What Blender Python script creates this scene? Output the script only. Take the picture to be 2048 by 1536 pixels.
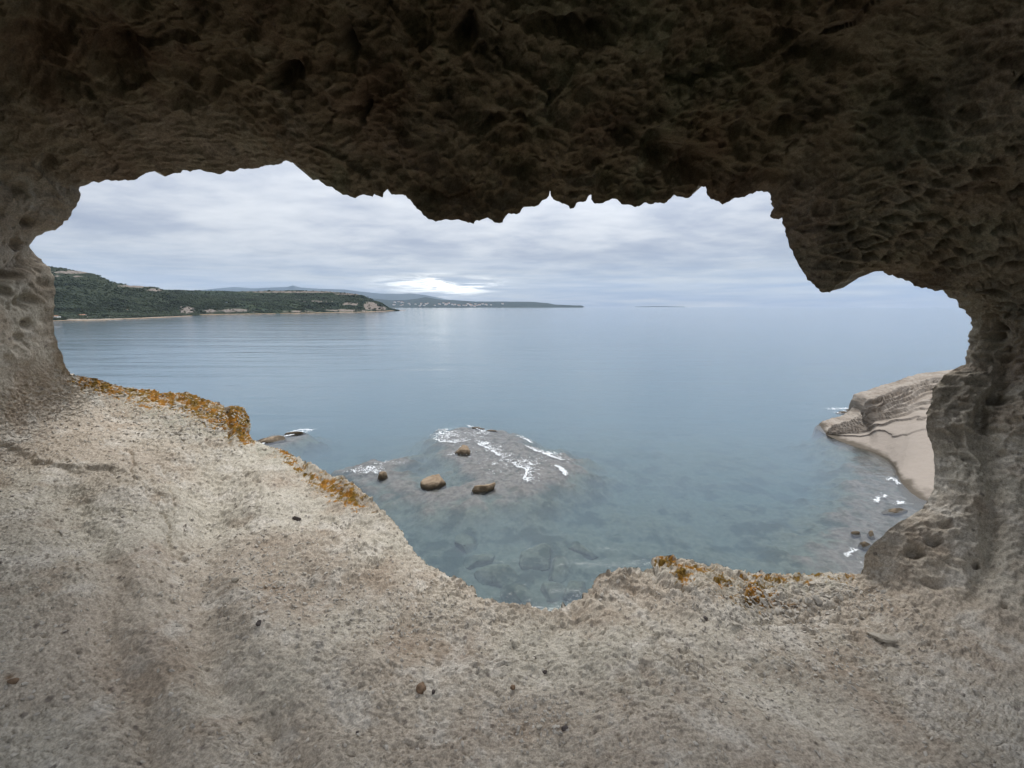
import bpy, math, random
import numpy as np
from mathutils import Vector

random.seed(7)
RNG = np.random.default_rng(11)
for o in list(bpy.data.objects):
    bpy.data.objects.remove(o)
SC = bpy.context.scene
COL = SC.collection

# ------------------------------------------------------------------ camera
H = 16.0                                   # eye height above the sea
PITCH = math.atan(155.0 / 770.0)           # looking a little down
FPX = 770.0                                # focal length in pixels of a 2048 px wide picture
cam_data = bpy.data.cameras.new('camera')
cam_data.sensor_width = 36.0
cam_data.lens = 36.0 * FPX / 2048.0
cam_data.clip_start = 0.02
cam_data.clip_end = 60000.0
cam = bpy.data.objects.new('camera', cam_data)
COL.objects.link(cam)
cam.location = (0, 0, H)
cam.rotation_euler = (math.pi / 2 - PITCH, 0, 0)
SC.camera = cam
CP, SP = math.cos(PITCH), math.sin(PITCH)

SC.view_settings.view_transform = 'Standard'
SC.view_settings.look = 'None'
SC.view_settings.gamma = 1.0
SC.view_settings.use_curve_mapping = False
SC.view_settings.exposure = 1.0
SC.cycles.max_bounces = 8
SC.cycles.diffuse_bounces = 3
SC.cycles.glossy_bounces = 3
SC.cycles.transparent_max_bounces = 12
SC.cycles.volume_bounces = 1
SC.cycles.use_denoising = True
SC.cycles.use_adaptive_sampling = True
SC.cycles.adaptive_threshold = 0.025
SC.cycles.sample_clamp_indirect = 6.0
SC.cycles.caustics_reflective = False
SC.cycles.caustics_refractive = False
SC.render.threads_mode = 'AUTO'

# ------------------------------------------------------------------ sky and sun
SUN_EL, SUN_AZ = math.radians(60), math.radians(16)     # azimuth from the view direction, negative = left
SUN_DIR = Vector((math.sin(SUN_AZ) * math.cos(SUN_EL), math.cos(SUN_AZ) * math.cos(SUN_EL), math.sin(SUN_EL)))

class NT:
    """tiny helper round a node tree"""
    def __init__(s, tree):
        s.t = tree; s.n = tree.nodes; s.l = tree.links
    def node(s, typ, **kw):
        nd = s.n.new(typ)
        for k, v in kw.items():
            setattr(nd, k, v)
        return nd
    def put(s, sock, val):
        if hasattr(val, 'is_output') or isinstance(val, bpy.types.NodeSocket):
            s.l.new(val, sock)
        elif isinstance(val, (tuple, list)) and len(val) == 3 and sock.type == 'RGBA':
            sock.default_value = (*val, 1.0)
        else:
            sock.default_value = val
    def math(s, op, a, b=None, c=None, clamp=False):
        nd = s.node('ShaderNodeMath', operation=op); nd.use_clamp = clamp
        s.put(nd.inputs[0], a)
        if b is not None: s.put(nd.inputs[1], b)
        if c is not None: s.put(nd.inputs[2], c)
        return nd.outputs[0]
    def vmath(s, op, a, b=None):
        nd = s.node('ShaderNodeVectorMath', operation=op)
        s.put(nd.inputs[0], a)
        if b is not None: s.put(nd.inputs[1], b)
        return nd.outputs['Value'] if op in ('DOT_PRODUCT', 'LENGTH') else nd.outputs[0]
    def noise(s, vec, scale, detail=4, rough=0.55, dist=0.0, dims='3D'):
        nd = s.node('ShaderNodeTexNoise', noise_dimensions=dims)
        s.put(nd.inputs['Vector'], vec); nd.inputs['Scale'].default_value = scale
        nd.inputs['Detail'].default_value = detail; nd.inputs['Roughness'].default_value = rough
        nd.inputs['Distortion'].default_value = dist
        return nd.outputs['Fac']
    def voronoi(s, vec, scale, feature='F1', out='Distance', rand=1.0):
        nd = s.node('ShaderNodeTexVoronoi', feature=feature)
        s.put(nd.inputs['Vector'], vec); nd.inputs['Scale'].default_value = scale
        nd.inputs['Randomness'].default_value = rand
        return nd.outputs[out]
    def smooth(s, val, lo, hi, a=0.0, b=1.0):
        nd = s.node('ShaderNodeMapRange', interpolation_type='SMOOTHSTEP')
        s.put(nd.inputs[0], val); nd.inputs[1].default_value = lo; nd.inputs[2].default_value = hi
        nd.inputs[3].default_value = a; nd.inputs[4].default_value = b
        return nd.outputs[0]
    def mix(s, fac, a, b):
        nd = s.node('ShaderNodeMix', data_type='RGBA')
        s.put(nd.inputs[0], fac); s.put(nd.inputs[6], a); s.put(nd.inputs[7], b)
        return nd.outputs[2]
    def mul(s, a, b):
        nd = s.node('ShaderNodeMix', data_type='RGBA', blend_type='MULTIPLY')
        nd.inputs[0].default_value = 1.0
        s.put(nd.inputs[6], a); s.put(nd.inputs[7], b)
        return nd.outputs[2]
    def comb(s, x, y, z):
        nd = s.node('ShaderNodeCombineXYZ')
        s.put(nd.inputs[0], x); s.put(nd.inputs[1], y); s.put(nd.inputs[2], z)
        return nd.outputs[0]
    def sep(s, v):
        nd = s.node('ShaderNodeSeparateXYZ'); s.put(nd.inputs[0], v)
        return nd.outputs
    def attr(s, name):
        nd = s.node('ShaderNodeAttribute', attribute_name=name)
        return nd.outputs['Fac']
    def mapping(s, vec, scale=(1, 1, 1), rot=(0, 0, 0), loc=(0, 0, 0)):
        nd = s.node('ShaderNodeMapping')
        s.put(nd.inputs[0], vec)
        nd.inputs['Location'].default_value = loc
        nd.inputs['Rotation'].default_value = rot
        nd.inputs['Scale'].default_value = scale
        return nd.outputs[0]

def srgb(r, g, b):
    def f(c):
        c /= 255.0
        return c / 12.92 if c <= 0.04045 else ((c + 0.055) / 1.055) ** 2.4
    return (f(r), f(g), f(b))

def build_world():
    w = bpy.data.worlds.new('World'); SC.world = w; w.use_nodes = True
    g = NT(w.node_tree); g.n.clear()
    out = g.node('ShaderNodeOutputWorld')
    sky = g.node('ShaderNodeTexSky', sky_type='NISHITA')
    sky.sun_disc = False
    sky.sun_elevation = SUN_EL
    sky.sun_rotation = SUN_AZ
    bg_sky = g.node('ShaderNodeBackground'); g.l.new(sky.outputs[0], bg_sky.inputs[0]); bg_sky.inputs[1].default_value = 0.06
    d = g.vmath('NORMALIZE', g.node('ShaderNodeTexCoord').outputs['Generated'])
    x, y, z = g.sep(d)
    za = g.math('ABSOLUTE', z)
    # a cloud deck overhead: project the view direction on a flat layer
    k = g.math('ADD', za, 0.13)
    cx, cy = g.math('DIVIDE', x, k), g.math('DIVIDE', y, k)
    p = g.comb(cx, cy, 0.0)
    pa = g.mapping(p, scale=(1.0, 1.25, 1.0), rot=(0, 0, math.radians(14)), loc=(3.1, 1.7, 0))
    n1 = g.noise(pa, 1.3, 5, 0.56, 0.25)
    n2 = g.noise(g.mapping(p, scale=(0.8, 1.2, 1), rot=(0, 0, math.radians(-10)), loc=(9, 4, 0)), 3.6, 4, 0.58, 0.2)
    n3 = g.noise(g.mapping(p, scale=(0.5, 1.2, 1), loc=(2, 8, 0)), 0.5, 2, 0.5)
    t = g.math('ADD', g.math('MULTIPLY', n1, 0.60), g.math('ADD', g.math('MULTIPLY', n2, 0.28), g.math('MULTIPLY', n3, 0.42)))
    fac = g.smooth(t, 0.44, 0.84)
    dark, light = srgb(166, 175, 192), srgb(226, 229, 233)
    cloud = g.mix(fac, dark, light)
    # paler veil low over the sea with thin long streaks
    az = g.math('ARCTAN2', x, y)
    ph = g.comb(g.math('MULTIPLY', az, 2.2), g.math('MULTIPLY', za, 34.0), 0.0)
    st = g.noise(ph, 1.6, 6, 0.6, 0.5)
    low = g.smooth(za, 0.02, 0.15, 1.0, 0.0)
    veil = g.mix(g.smooth(st, 0.36, 0.68), srgb(176, 192, 214), srgb(226, 231, 232))
    cloud = g.mix(g.math('MULTIPLY', low, 0.78), cloud, veil)
    # breaks low over the land where the light comes through
    ga, ge = math.radians(-10.0), math.radians(3.0)
    da = g.math('DIVIDE', g.math('SUBTRACT', az, ga), math.radians(8.5))
    de = g.math('DIVIDE', g.math('SUBTRACT', z, math.sin(ge)), math.sin(math.radians(1.5)))
    q = g.math('ADD', g.math('MULTIPLY', da, da), g.math('MULTIPLY', de, de))
    glow = g.math('POWER', 2.718, g.math('MULTIPLY', q, -1.0))
    br = g.noise(g.comb(g.math('MULTIPLY', az, 5.0), g.math('MULTIPLY', z, 42.0), 0.3), 1.7, 6, 0.6, 0.6)
    gm = g.math('MULTIPLY', glow, g.smooth(br, 0.36, 0.60))
    cloud = g.mix(gm, cloud, srgb(252, 249, 236))
    # the deck is brighter higher up and round the hidden sun
    up = g.math('MULTIPLY', g.math('ADD', 1.0, g.math('MULTIPLY', za, 2.0)), 0.72)      # overcast: zenith three times the horizon
    sd = g.vmath('DOT_PRODUCT', d, tuple(SUN_DIR))
    upc = g.math('ADD', up, g.smooth(sd, 0.60, 1.0, 0.0, 0.7))
    bg = g.node('ShaderNodeBackground'); g.l.new(cloud, bg.inputs[0])
    g.put(bg.inputs[1], g.math('MULTIPLY', g.math('ADD', upc, g.math('MULTIPLY', g.math('MULTIPLY', gm, gm), 2.2)), 0.565))
    ms = g.node('ShaderNodeMixShader'); ms.inputs[0].default_value = 0.93
    g.l.new(bg_sky.outputs[0], ms.inputs[1]); g.l.new(bg.outputs[0], ms.inputs[2])
    g.l.new(ms.outputs[0], out.inputs[0])
build_world()

sun_data = bpy.data.lights.new('sun', 'SUN')
sun_data.energy = 1.25
sun_data.angle = math.radians(34)
sun_data.color = (1.0, 0.965, 0.91)
sun = bpy.data.objects.new('sun', sun_data)
COL.objects.link(sun)
sun.location = (0, 0, 60)
sun.rotation_euler = SUN_DIR.to_track_quat('Z', 'Y').to_euler()

# ------------------------------------------------------------------ maths helpers
def ray(px, py):
    xn = (np.asarray(px, float) - 1024.0) / FPX
    yn = (768.0 - np.asarray(py, float)) / FPX
    return np.stack([xn, CP + SP * yn, -SP + CP * yn], -1)

def at(px, py, d):
    """world point seen at (px, py) at forward depth d"""
    return np.array([0, 0, H]) + ray(px, py) * np.asarray(d, float)[..., None]

def on_sea(px, py, z=0.0):
    r = ray(px, py)
    return np.array([0, 0, H]) + r * ((z - H) / r[..., 2])[..., None]

def project(P):
    q = P - np.array([0, 0, H])
    f = q[..., 1] * CP - q[..., 2] * SP
    u = q[..., 1] * SP + q[..., 2] * CP
    f = np.where(np.abs(f) < 1e-4, 1e-4, f)
    return 1024 + FPX * q[..., 0] / f, 768 - FPX * u / f, f

def _hash(ix, iy, iz, seed):
    h = (ix.astype(np.uint32) * np.uint32(374761393) + iy.astype(np.uint32) * np.uint32(668265263)
         + iz.astype(np.uint32) * np.uint32(2147483647) + np.uint32((seed * 974634777 + 12345) & 0xffffffff))
    h ^= h >> np.uint32(13); h *= np.uint32(1274126177); h ^= h >> np.uint32(16)
    h *= np.uint32(2246822519); h ^= h >> np.uint32(15)
    return h

_G = np.array([[1,1,0],[-1,1,0],[1,-1,0],[-1,-1,0],[1,0,1],[-1,0,1],[1,0,-1],[-1,0,-1],
               [0,1,1],[0,-1,1],[0,1,-1],[0,-1,-1],[1,1,0],[-1,1,0],[0,-1,1],[0,-1,-1]], np.float32)

def perlin(P, seed=0):
    P = np.asarray(P, np.float64)
    i = np.floor(P).astype(np.int64); f = (P - i).astype(np.float32)
    u = f * f * f * (f * (f * 6 - 15) + 10)
    r = None
    acc = np.zeros(len(P), np.float32)
    for dx in (0, 1):
        for dy in (0, 1):
            for dz in (0, 1):
                h = _hash(i[:, 0] + dx, i[:, 1] + dy, i[:, 2] + dz, seed) & np.uint32(15)
                g = _G[h]
                dot = g[:, 0] * (f[:, 0] - dx) + g[:, 1] * (f[:, 1] - dy) + g[:, 2] * (f[:, 2] - dz)
                w = ((u[:, 0] if dx else 1 - u[:, 0]) * (u[:, 1] if dy else 1 - u[:, 1]) * (u[:, 2] if dz else 1 - u[:, 2]))
                acc += w * dot
    return acc

def fbm(P, octaves=4, gain=0.5, lac=2.03, seed=0, ridged=False):
    a, s, tot = 1.0, np.zeros(len(P), np.float32), 0.0
    Q = np.asarray(P, np.float64)
    for o in range(octaves):
        n = perlin(Q, seed + o * 17)
        if ridged: n = 0.5 - np.abs(n) * 1.6
        s += a * n; tot += a; a *= gain; Q = Q * lac + 13.7
    return s / tot

def worley(P, seed=0, jitter=0.85, tilt=False):
    """F1, F2 (8 nearest cells) and, with tilt, a random tilted facet height per cell"""
    P = np.asarray(P, np.float64)
    b = np.floor(P - 0.5).astype(np.int64)
    F1 = np.full(len(P), 9.0, np.float32); F2 = F1.copy(); T = np.zeros(len(P), np.float32); R = T.copy()
    for dx in (0, 1):
        for dy in (0, 1):
            for dz in (0, 1):
                cx, cy, cz = b[:, 0] + dx, b[:, 1] + dy, b[:, 2] + dz
                h = _hash(cx, cy, cz, seed)
                ox = ((h & np.uint32(1023)).astype(np.float32) / 1023 - 0.5) * jitter + 0.5
                oy = (((h >> np.uint32(10)) & np.uint32(1023)).astype(np.float32) / 1023 - 0.5) * jitter + 0.5
                oz = (((h >> np.uint32(20)) & np.uint32(1023)).astype(np.float32) / 1023 - 0.5) * jitter + 0.5
                vx = (P[:, 0] - cx - ox).astype(np.float32); vy = (P[:, 1] - cy - oy).astype(np.float32); vz = (P[:, 2] - cz - oz).astype(np.float32)
                d = vx * vx + vy * vy + vz * vz
                near = d < F1
                F2 = np.where(near, F1, np.minimum(F2, d))
                F1 = np.where(near, d, F1)
                rr = ((h >> np.uint32(5)) & np.uint32(255)).astype(np.float32) / 255
                R = np.where(near, rr, R)
                if tilt:
                    g2 = h * np.uint32(2654435761)
                    gx = (g2 & np.uint32(255)).astype(np.float32) / 127.5 - 1
                    gy = ((g2 >> np.uint32(8)) & np.uint32(255)).astype(np.float32) / 127.5 - 1
                    gz = ((g2 >> np.uint32(16)) & np.uint32(255)).astype(np.float32) / 127.5 - 1
                    T = np.where(near, vx * gx + vy * gy + vz * gz, T)
    return np.sqrt(F1), np.sqrt(F2), R, T

def sstep(x, a, b):
    t = np.clip((x - a) / (b - a), 0, 1)
    return t * t * (3 - 2 * t)

def gsmooth(A, sigma, closed=True):
    n = int(sigma * 3) + 1
    k = np.exp(-0.5 * (np.arange(-n, n + 1) / sigma) ** 2); k /= k.sum()
    pad = np.concatenate([A[-n:], A, A[:n]]) if closed else np.concatenate([np.repeat(A[:1], n, 0), A, np.repeat(A[-1:], n, 0)])
    if pad.ndim == 1:
        return np.convolve(pad, k, 'valid')
    return np.stack([np.convolve(pad[:, j], k, 'valid') for j in range(pad.shape[1])], -1)

def resample(poly, n, closed=False):
    poly = np.asarray(poly, float)
    if closed: poly = np.vstack([poly, poly[:1]])
    L = np.r_[0, np.cumsum(np.linalg.norm(np.diff(poly, axis=0), axis=1))]
    t = np.linspace(0, L[-1], n, endpoint=not closed)
    return np.stack([np.interp(t, L, poly[:, j]) for j in range(poly.shape[1])], -1), t, L

def polyline_dist(px, py, pts):
    best = np.full(px.shape, 1e9); side = np.zeros(px.shape)
    pts = np.asarray(pts, float)
    for a, b in zip(pts[:-1], pts[1:]):
        ab = b - a; L2 = (ab ** 2).sum()
        t = np.clip(((px - a[0]) * ab[0] + (py - a[1]) * ab[1]) / L2, 0, 1)
        dx, dy = px - a[0] - t * ab[0], py - a[1] - t * ab[1]
        d = np.hypot(dx, dy)
        s = np.sign(ab[0] * dy - ab[1] * dx)
        side = np.where(d < best, s, side); best = np.minimum(best, d)
    return best, side

def mesh_obj(name, V, F, mat=None, parent=None, smooth=True, attrs=None, loc=None):
    """V (n,3), F (m,3|4) -> mesh object"""
    V = np.asarray(V, np.float32); F = np.asarray(F, np.int32)
    me = bpy.data.meshes.new(name)
    k = F.shape[1]
    me.vertices.add(len(V)); me.vertices.foreach_set('co', V.ravel())
    me.loops.add(F.size); me.loops.foreach_set('vertex_index', F.ravel())
    me.polygons.add(len(F))
    me.polygons.foreach_set('loop_start', np.arange(0, F.size, k, dtype=np.int32))
    try:
        me.polygons.foreach_set('loop_total', np.full(len(F), k, np.int32))
    except Exception:
        pass
    me.update(calc_edges=True)
    me.polygons.foreach_set('use_smooth', np.full(len(F), smooth))
    if attrs:
        for n, a in attrs.items():
            a = np.asarray(a, np.float32)
            if a.ndim == 2:
                at_ = me.attributes.new(n, 'FLOAT_COLOR', 'POINT')
                at_.data.foreach_set('color', np.concatenate([a, np.ones((len(a), 1), np.float32)], 1).ravel())
            else:
                at_ = me.attributes.new(n, 'FLOAT', 'POINT')
                at_.data.foreach_set('value', a)
    if mat: me.materials.append(mat)
    ob = bpy.data.objects.new(name, me)
    COL.objects.link(ob)
    if parent is not None: ob.parent = parent
    if loc is not None: ob.location = loc
    return ob

def structure(o): o['kind'] = 'structure'; return o
def stuff(o, label, cat): o['kind'] = 'stuff'; o['label'] = label; o['category'] = cat; return o
def tag(o, label, cat, group=None):
    o['label'] = label; o['category'] = cat
    if group: o['group'] = group
    return o

def grid_faces(nr, nc, wrap=False):
    r = np.arange(nr - 1)[:, None]; c = np.arange(nc if wrap else nc - 1)[None, :]
    c2 = (c + 1) % nc
    a = r * nc + c; b = r * nc + c2; d = (r + 1) * nc + c2; e = (r + 1) * nc + c
    return np.stack([a, b, d, e], -1).reshape(-1, 4)

def vnormals(V, F):
    n = np.zeros_like(V)
    fn = np.cross(V[F[:, 2]] - V[F[:, 0]], V[F[:, 3]] - V[F[:, 1]])
    for j in range(4):
        for c in range(3):
            n[:, c] += np.bincount(F[:, j], fn[:, c], len(V))
    return n / (np.linalg.norm(n, axis=1)[:, None] + 1e-12)

# ------------------------------------------------------------------ materials
def material(name):
    m = bpy.data.materials.new(name); m.use_nodes = True
    g = NT(m.node_tree); g.n.clear()
    out = g.node('ShaderNodeOutputMaterial')
    return m, g, out

def principled(g, out, color, rough=0.9, normal=None, spec=0.2):
    b = g.node('ShaderNodeBsdfPrincipled')
    g.put(b.inputs['Base Color'], color); g.put(b.inputs['Roughness'], rough)
    b.inputs['Specular IOR Level'].default_value = spec
    if normal is not None: g.l.new(normal, b.inputs['Normal'])
    g.l.new(b.outputs[0], out.inputs['Surface'])
    return b

def bump(g, height, strength=0.5, dist=0.01, normal=None):
    b = g.node('ShaderNodeBump'); g.put(b.inputs['Height'], height)
    b.inputs['Strength'].default_value = strength; b.inputs['Distance'].default_value = dist
    if normal is not None: g.l.new(normal, b.inputs['Normal'])
    return b.outputs[0]

def make_tuff():
    """pale grainy volcanic tuff; clasts, crusts and lichens sit on the rock as an attribute"""
    m, g, out = material('tuff_rock')
    P = g.node('ShaderNodeNewGeometry').outputs['Position']
    fine = g.noise(P, 150.0, 3, 0.7)
    nd = g.node('ShaderNodeAttribute', attribute_name='albedo')
    k = g.smooth(fine, 0.30, 0.70, 0.74, 1.22)
    col = g.mul(nd.outputs['Color'], g.comb(k, k, k))
    nrm = bump(g, fine, 0.5, 0.006)
    principled(g, out, col, 0.95, nrm, 0.1)
    return m

def make_rock(name, c1, c2, c3, scale, bump_d, wet=True, beds=False):
    """weathered sea rock, darker and greener where the tide wets it"""
    m, g, out = material(name)
    P = g.node('ShaderNodeNewGeometry').outputs['Position']
    n = g.noise(P, scale, 6, 0.62); n2 = g.noise(P, scale * 6, 5, 0.65)
    c = g.mix(g.smooth(n, 0.35, 0.65), c1, c2)
    c = g.mix(g.math('MULTIPLY', g.smooth(n2, 0.5, 0.75), 0.6), c, c3)
    if beds:
        c = g.mix(g.math('MULTIPLY', g.attr('smoothface'), 0.8), c, g.mix(n, (0.33, 0.285, 0.24), (0.27, 0.225, 0.185)))
        c = g.mix(g.math('MULTIPLY', g.attr('joint_shade'), 0.5), c, (0.05, 0.038, 0.03))  # shadow line under each overhanging bed, put into the colour
    if wet:
        z = g.sep(P)[2]
        zz = g.math('ADD', z, g.math('MULTIPLY', g.math('SUBTRACT', n, 0.5), 0.9))
        c = g.mix(g.smooth(zz, 0.10, 0.42, 0.85, 0.0), c, (0.055, 0.042, 0.026))
    nrm = bump(g, n2, 0.6, bump_d)
    principled(g, out, c, 0.85, nrm, 0.25)
    return m

def make_seabed():
    m, g, out = material('seabed')
    P = g.node('ShaderNodeNewGeometry').outputs['Position']
    z = g.sep(P)[2]
    n = g.noise(P, 0.35, 6, 0.62); n2 = g.noise(P, 2.6, 6, 0.66)
    sand = g.mix(g.smooth(n2, 0.3, 0.7), (0.085, 0.10, 0.08), (0.17, 0.18, 0.145))
    weed = g.smooth(n, 0.50, 0.58)
    c = g.mix(g.math('MULTIPLY', weed, 0.85), sand, (0.035, 0.052, 0.040))
    reef = g.mix(g.smooth(n2, 0.35, 0.7), (0.145, 0.120, 0.105), (0.25, 0.215, 0.19))
    reef = g.mix(g.math('MULTIPLY', g.smooth(g.noise(P, 1.2, 5, 0.65), 0.50, 0.62), 0.65), reef, (0.055, 0.055, 0.035))
    c = g.mix(g.attr('reef'), c, reef)
    principled(g, out, c, 0.95, bump(g, n2, 0.6, 0.15), 0.1)
    return m

def make_water():
    m, g, out = material('sea_water')
    P = g.node('ShaderNodeNewGeometry').outputs['Position']
    def waves(rot, sx, sy, scale, detail, rough, dist=0.3):
        return g.noise(g.mapping(P, (sx, sy, 1), (0, 0, math.radians(rot))), scale, detail, rough, dist)
    w1 = waves(12, 0.45, 1.0, 0.9, 4, 0.6)
    w2 = waves(-18, 0.55, 1.0, 3.2, 4, 0.6)
    w3 = waves(4, 0.25, 1.0, 0.16, 3, 0.5)
    patch = g.smooth(g.noise(g.mapping(P, (0.35, 1, 1), (0, 0, 0.1)), 0.012, 4, 0.6), 0.35, 0.65, 0.45, 1.15)
    w4 = waves(8, 0.14, 1.0, 0.045, 4, 0.55)
    n = bump(g, w4, 0.5, 1.3)
    n = bump(g, w3, 0.5, 0.35, n)
    n = bump(g, g.math('MULTIPLY', w1, patch), 0.5, 0.18, n)
    n = bump(g, g.math('MULTIPLY', w2, patch), 0.5, 0.035, n)
    fr = g.node('ShaderNodeFresnel'); fr.inputs[0].default_value = 1.40; g.l.new(n, fr.inputs[1])
    gl = g.node('ShaderNodeBsdfGlossy'); gl.inputs['Roughness'].default_value = 0.09; g.l.new(n, gl.inputs['Normal'])
    gl.inputs['Color'].default_value = (0.98, 0.99, 1.0, 1)
    tr = g.node('ShaderNodeBsdfTransparent'); tr.inputs[0].default_value = (0.95, 0.985, 0.985, 1)
    ms = g.node('ShaderNodeMixShader')
    g.l.new(fr.outputs[0], ms.inputs[0]); g.l.new(tr.outputs[0], ms.inputs[1]); g.l.new(gl.outputs[0], ms.inputs[2])
    g.l.new(ms.outputs[0], out.inputs['Surface'])
    sc = g.node('ShaderNodeVolumeScatter'); sc.inputs['Color'].default_value = (0.54, 0.62, 0.80, 1); sc.inputs['Density'].default_value = 0.165
    ab = g.node('ShaderNodeVolumeAbsorption'); ab.inputs['Color'].default_value = (0.34, 0.65, 0.76, 1); ab.inputs['Density'].default_value = 0.20
    ad = g.node('ShaderNodeAddShader'); g.l.new(sc.outputs[0], ad.inputs[0]); g.l.new(ab.outputs[0], ad.inputs[1])
    g.l.new(ad.outputs[0], out.inputs['Volume'])
    m.cycles.homogeneous_volume = True
    return m

def make_foam():
    m, g, out = material('foam')
    P = g.node('ShaderNodeNewGeometry').outputs['Position']
    n = g.noise(P, 11.0, 3, 0.6)
    bs = g.node('ShaderNodeBsdfDiffuse'); g.put(bs.inputs[0], (0.80, 0.82, 0.83))
    tr = g.node('ShaderNodeBsdfTransparent')
    ms = g.node('ShaderNodeMixShader'); g.put(ms.inputs[0], g.smooth(n, 0.30, 0.60, 0.20, 0.88))
    g.l.new(tr.outputs[0], ms.inputs[1]); g.l.new(bs.outputs[0], ms.inputs[2]); g.l.new(ms.outputs[0], out.inputs[0])
    return m

def make_hill(name, green1, green2, rock1, rock2, scale):
    m, g, out = material(name)
    P = g.node('ShaderNodeNewGeometry').outputs['Position']
    n = g.noise(P, scale, 6, 0.65); n2 = g.noise(P, scale * 7, 5, 0.7)
    c = g.mix(g.smooth(n2, 0.35, 0.65), green1, green2)
    c = g.mix(g.math('MULTIPLY', g.smooth(n, 0.5, 0.65), 0.6), c, tuple(v * 0.55 for v in green1))
    rk = g.mix(g.smooth(n2, 0.3, 0.7), rock1, rock2)
    ra = g.smooth(g.math('ADD', g.attr('rock'), g.math('MULTIPLY', g.math('SUBTRACT', n2, 0.5), 1.1)), 0.42, 0.62)
    c = g.mix(ra, c, rk)
    principled(g, out, c, 1.0, bump(g, n2, 0.8, 2.5), 0.05)
    return m

def make_plain(name, color, rough=0.9, var=0.15, scale=0.5):
    m, g, out = material(name)
    P = g.node('ShaderNodeNewGeometry').outputs['Position']
    n = g.noise(P, scale, 5, 0.6)
    lo = tuple(c * (1 - var) for c in color); hi = tuple(min(1, c * (1 + var)) for c in color)
    principled(g, out, g.mix(g.smooth(n, 0.3, 0.7), lo, hi), rough, None, 0.15)
    return m

MAT_TUFF = make_tuff()
MAT_WATER = make_water()
MAT_SEABED = make_seabed()
MAT_FOAM = make_foam()
MAT_BOULDER = make_rock('sea_boulder', (0.23, 0.165, 0.105), (0.31, 0.235, 0.16), (0.17, 0.12, 0.08), 1.6, 0.05)
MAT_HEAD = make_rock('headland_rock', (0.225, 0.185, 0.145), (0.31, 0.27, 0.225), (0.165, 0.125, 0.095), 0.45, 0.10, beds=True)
MAT_HILL1 = make_hill('scrub_hill', (0.028, 0.036, 0.024), (0.050, 0.058, 0.038), (0.15, 0.125, 0.105), (0.25, 0.22, 0.19), 0.02)
MAT_HILL2 = make_hill('far_scrub_hill', (0.028, 0.040, 0.026), (0.055, 0.066, 0.040), (0.15, 0.125, 0.10), (0.26, 0.22, 0.185), 0.013)
MAT_COAST = make_hill('far_coast', (0.035, 0.045, 0.038), (0.06, 0.07, 0.055), (0.16, 0.15, 0.13), (0.22, 0.2, 0.18), 0.004)
MAT_MOUNT = make_plain('mountain', (0.075, 0.085, 0.075), 1.0, 0.2, 0.0008)
MAT_SCRUB = make_plain('scrub_leaves', (0.038, 0.047, 0.030), 1.0, 0.5, 0.022)
MAT_SAND = make_plain('beach_sand', (0.27, 0.24, 0.20), 1.0, 0.25, 0.1)
MAT_WHITE = make_plain('white_render', (0.78, 0.77, 0.73), 0.9, 0.06, 0.05)
MAT_ROOF = make_plain('roof_tiles', (0.36, 0.19, 0.12), 0.9, 0.2, 0.2)
MAT_PALE = make_plain('pale_stone', (0.40, 0.36, 0.30), 0.95, 0.25, 40.0)
MAT_BROWN = make_plain('brown_stone', (0.22, 0.15, 0.10), 0.95, 0.3, 60.0)
MAT_DARK = make_plain('dark_stone', (0.10, 0.085, 0.08), 0.95, 0.3, 60.0)
MAT_CHIP = make_plain('tuff_chips', (0.43, 0.395, 0.345), 0.95, 0.28, 25.0)

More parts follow.
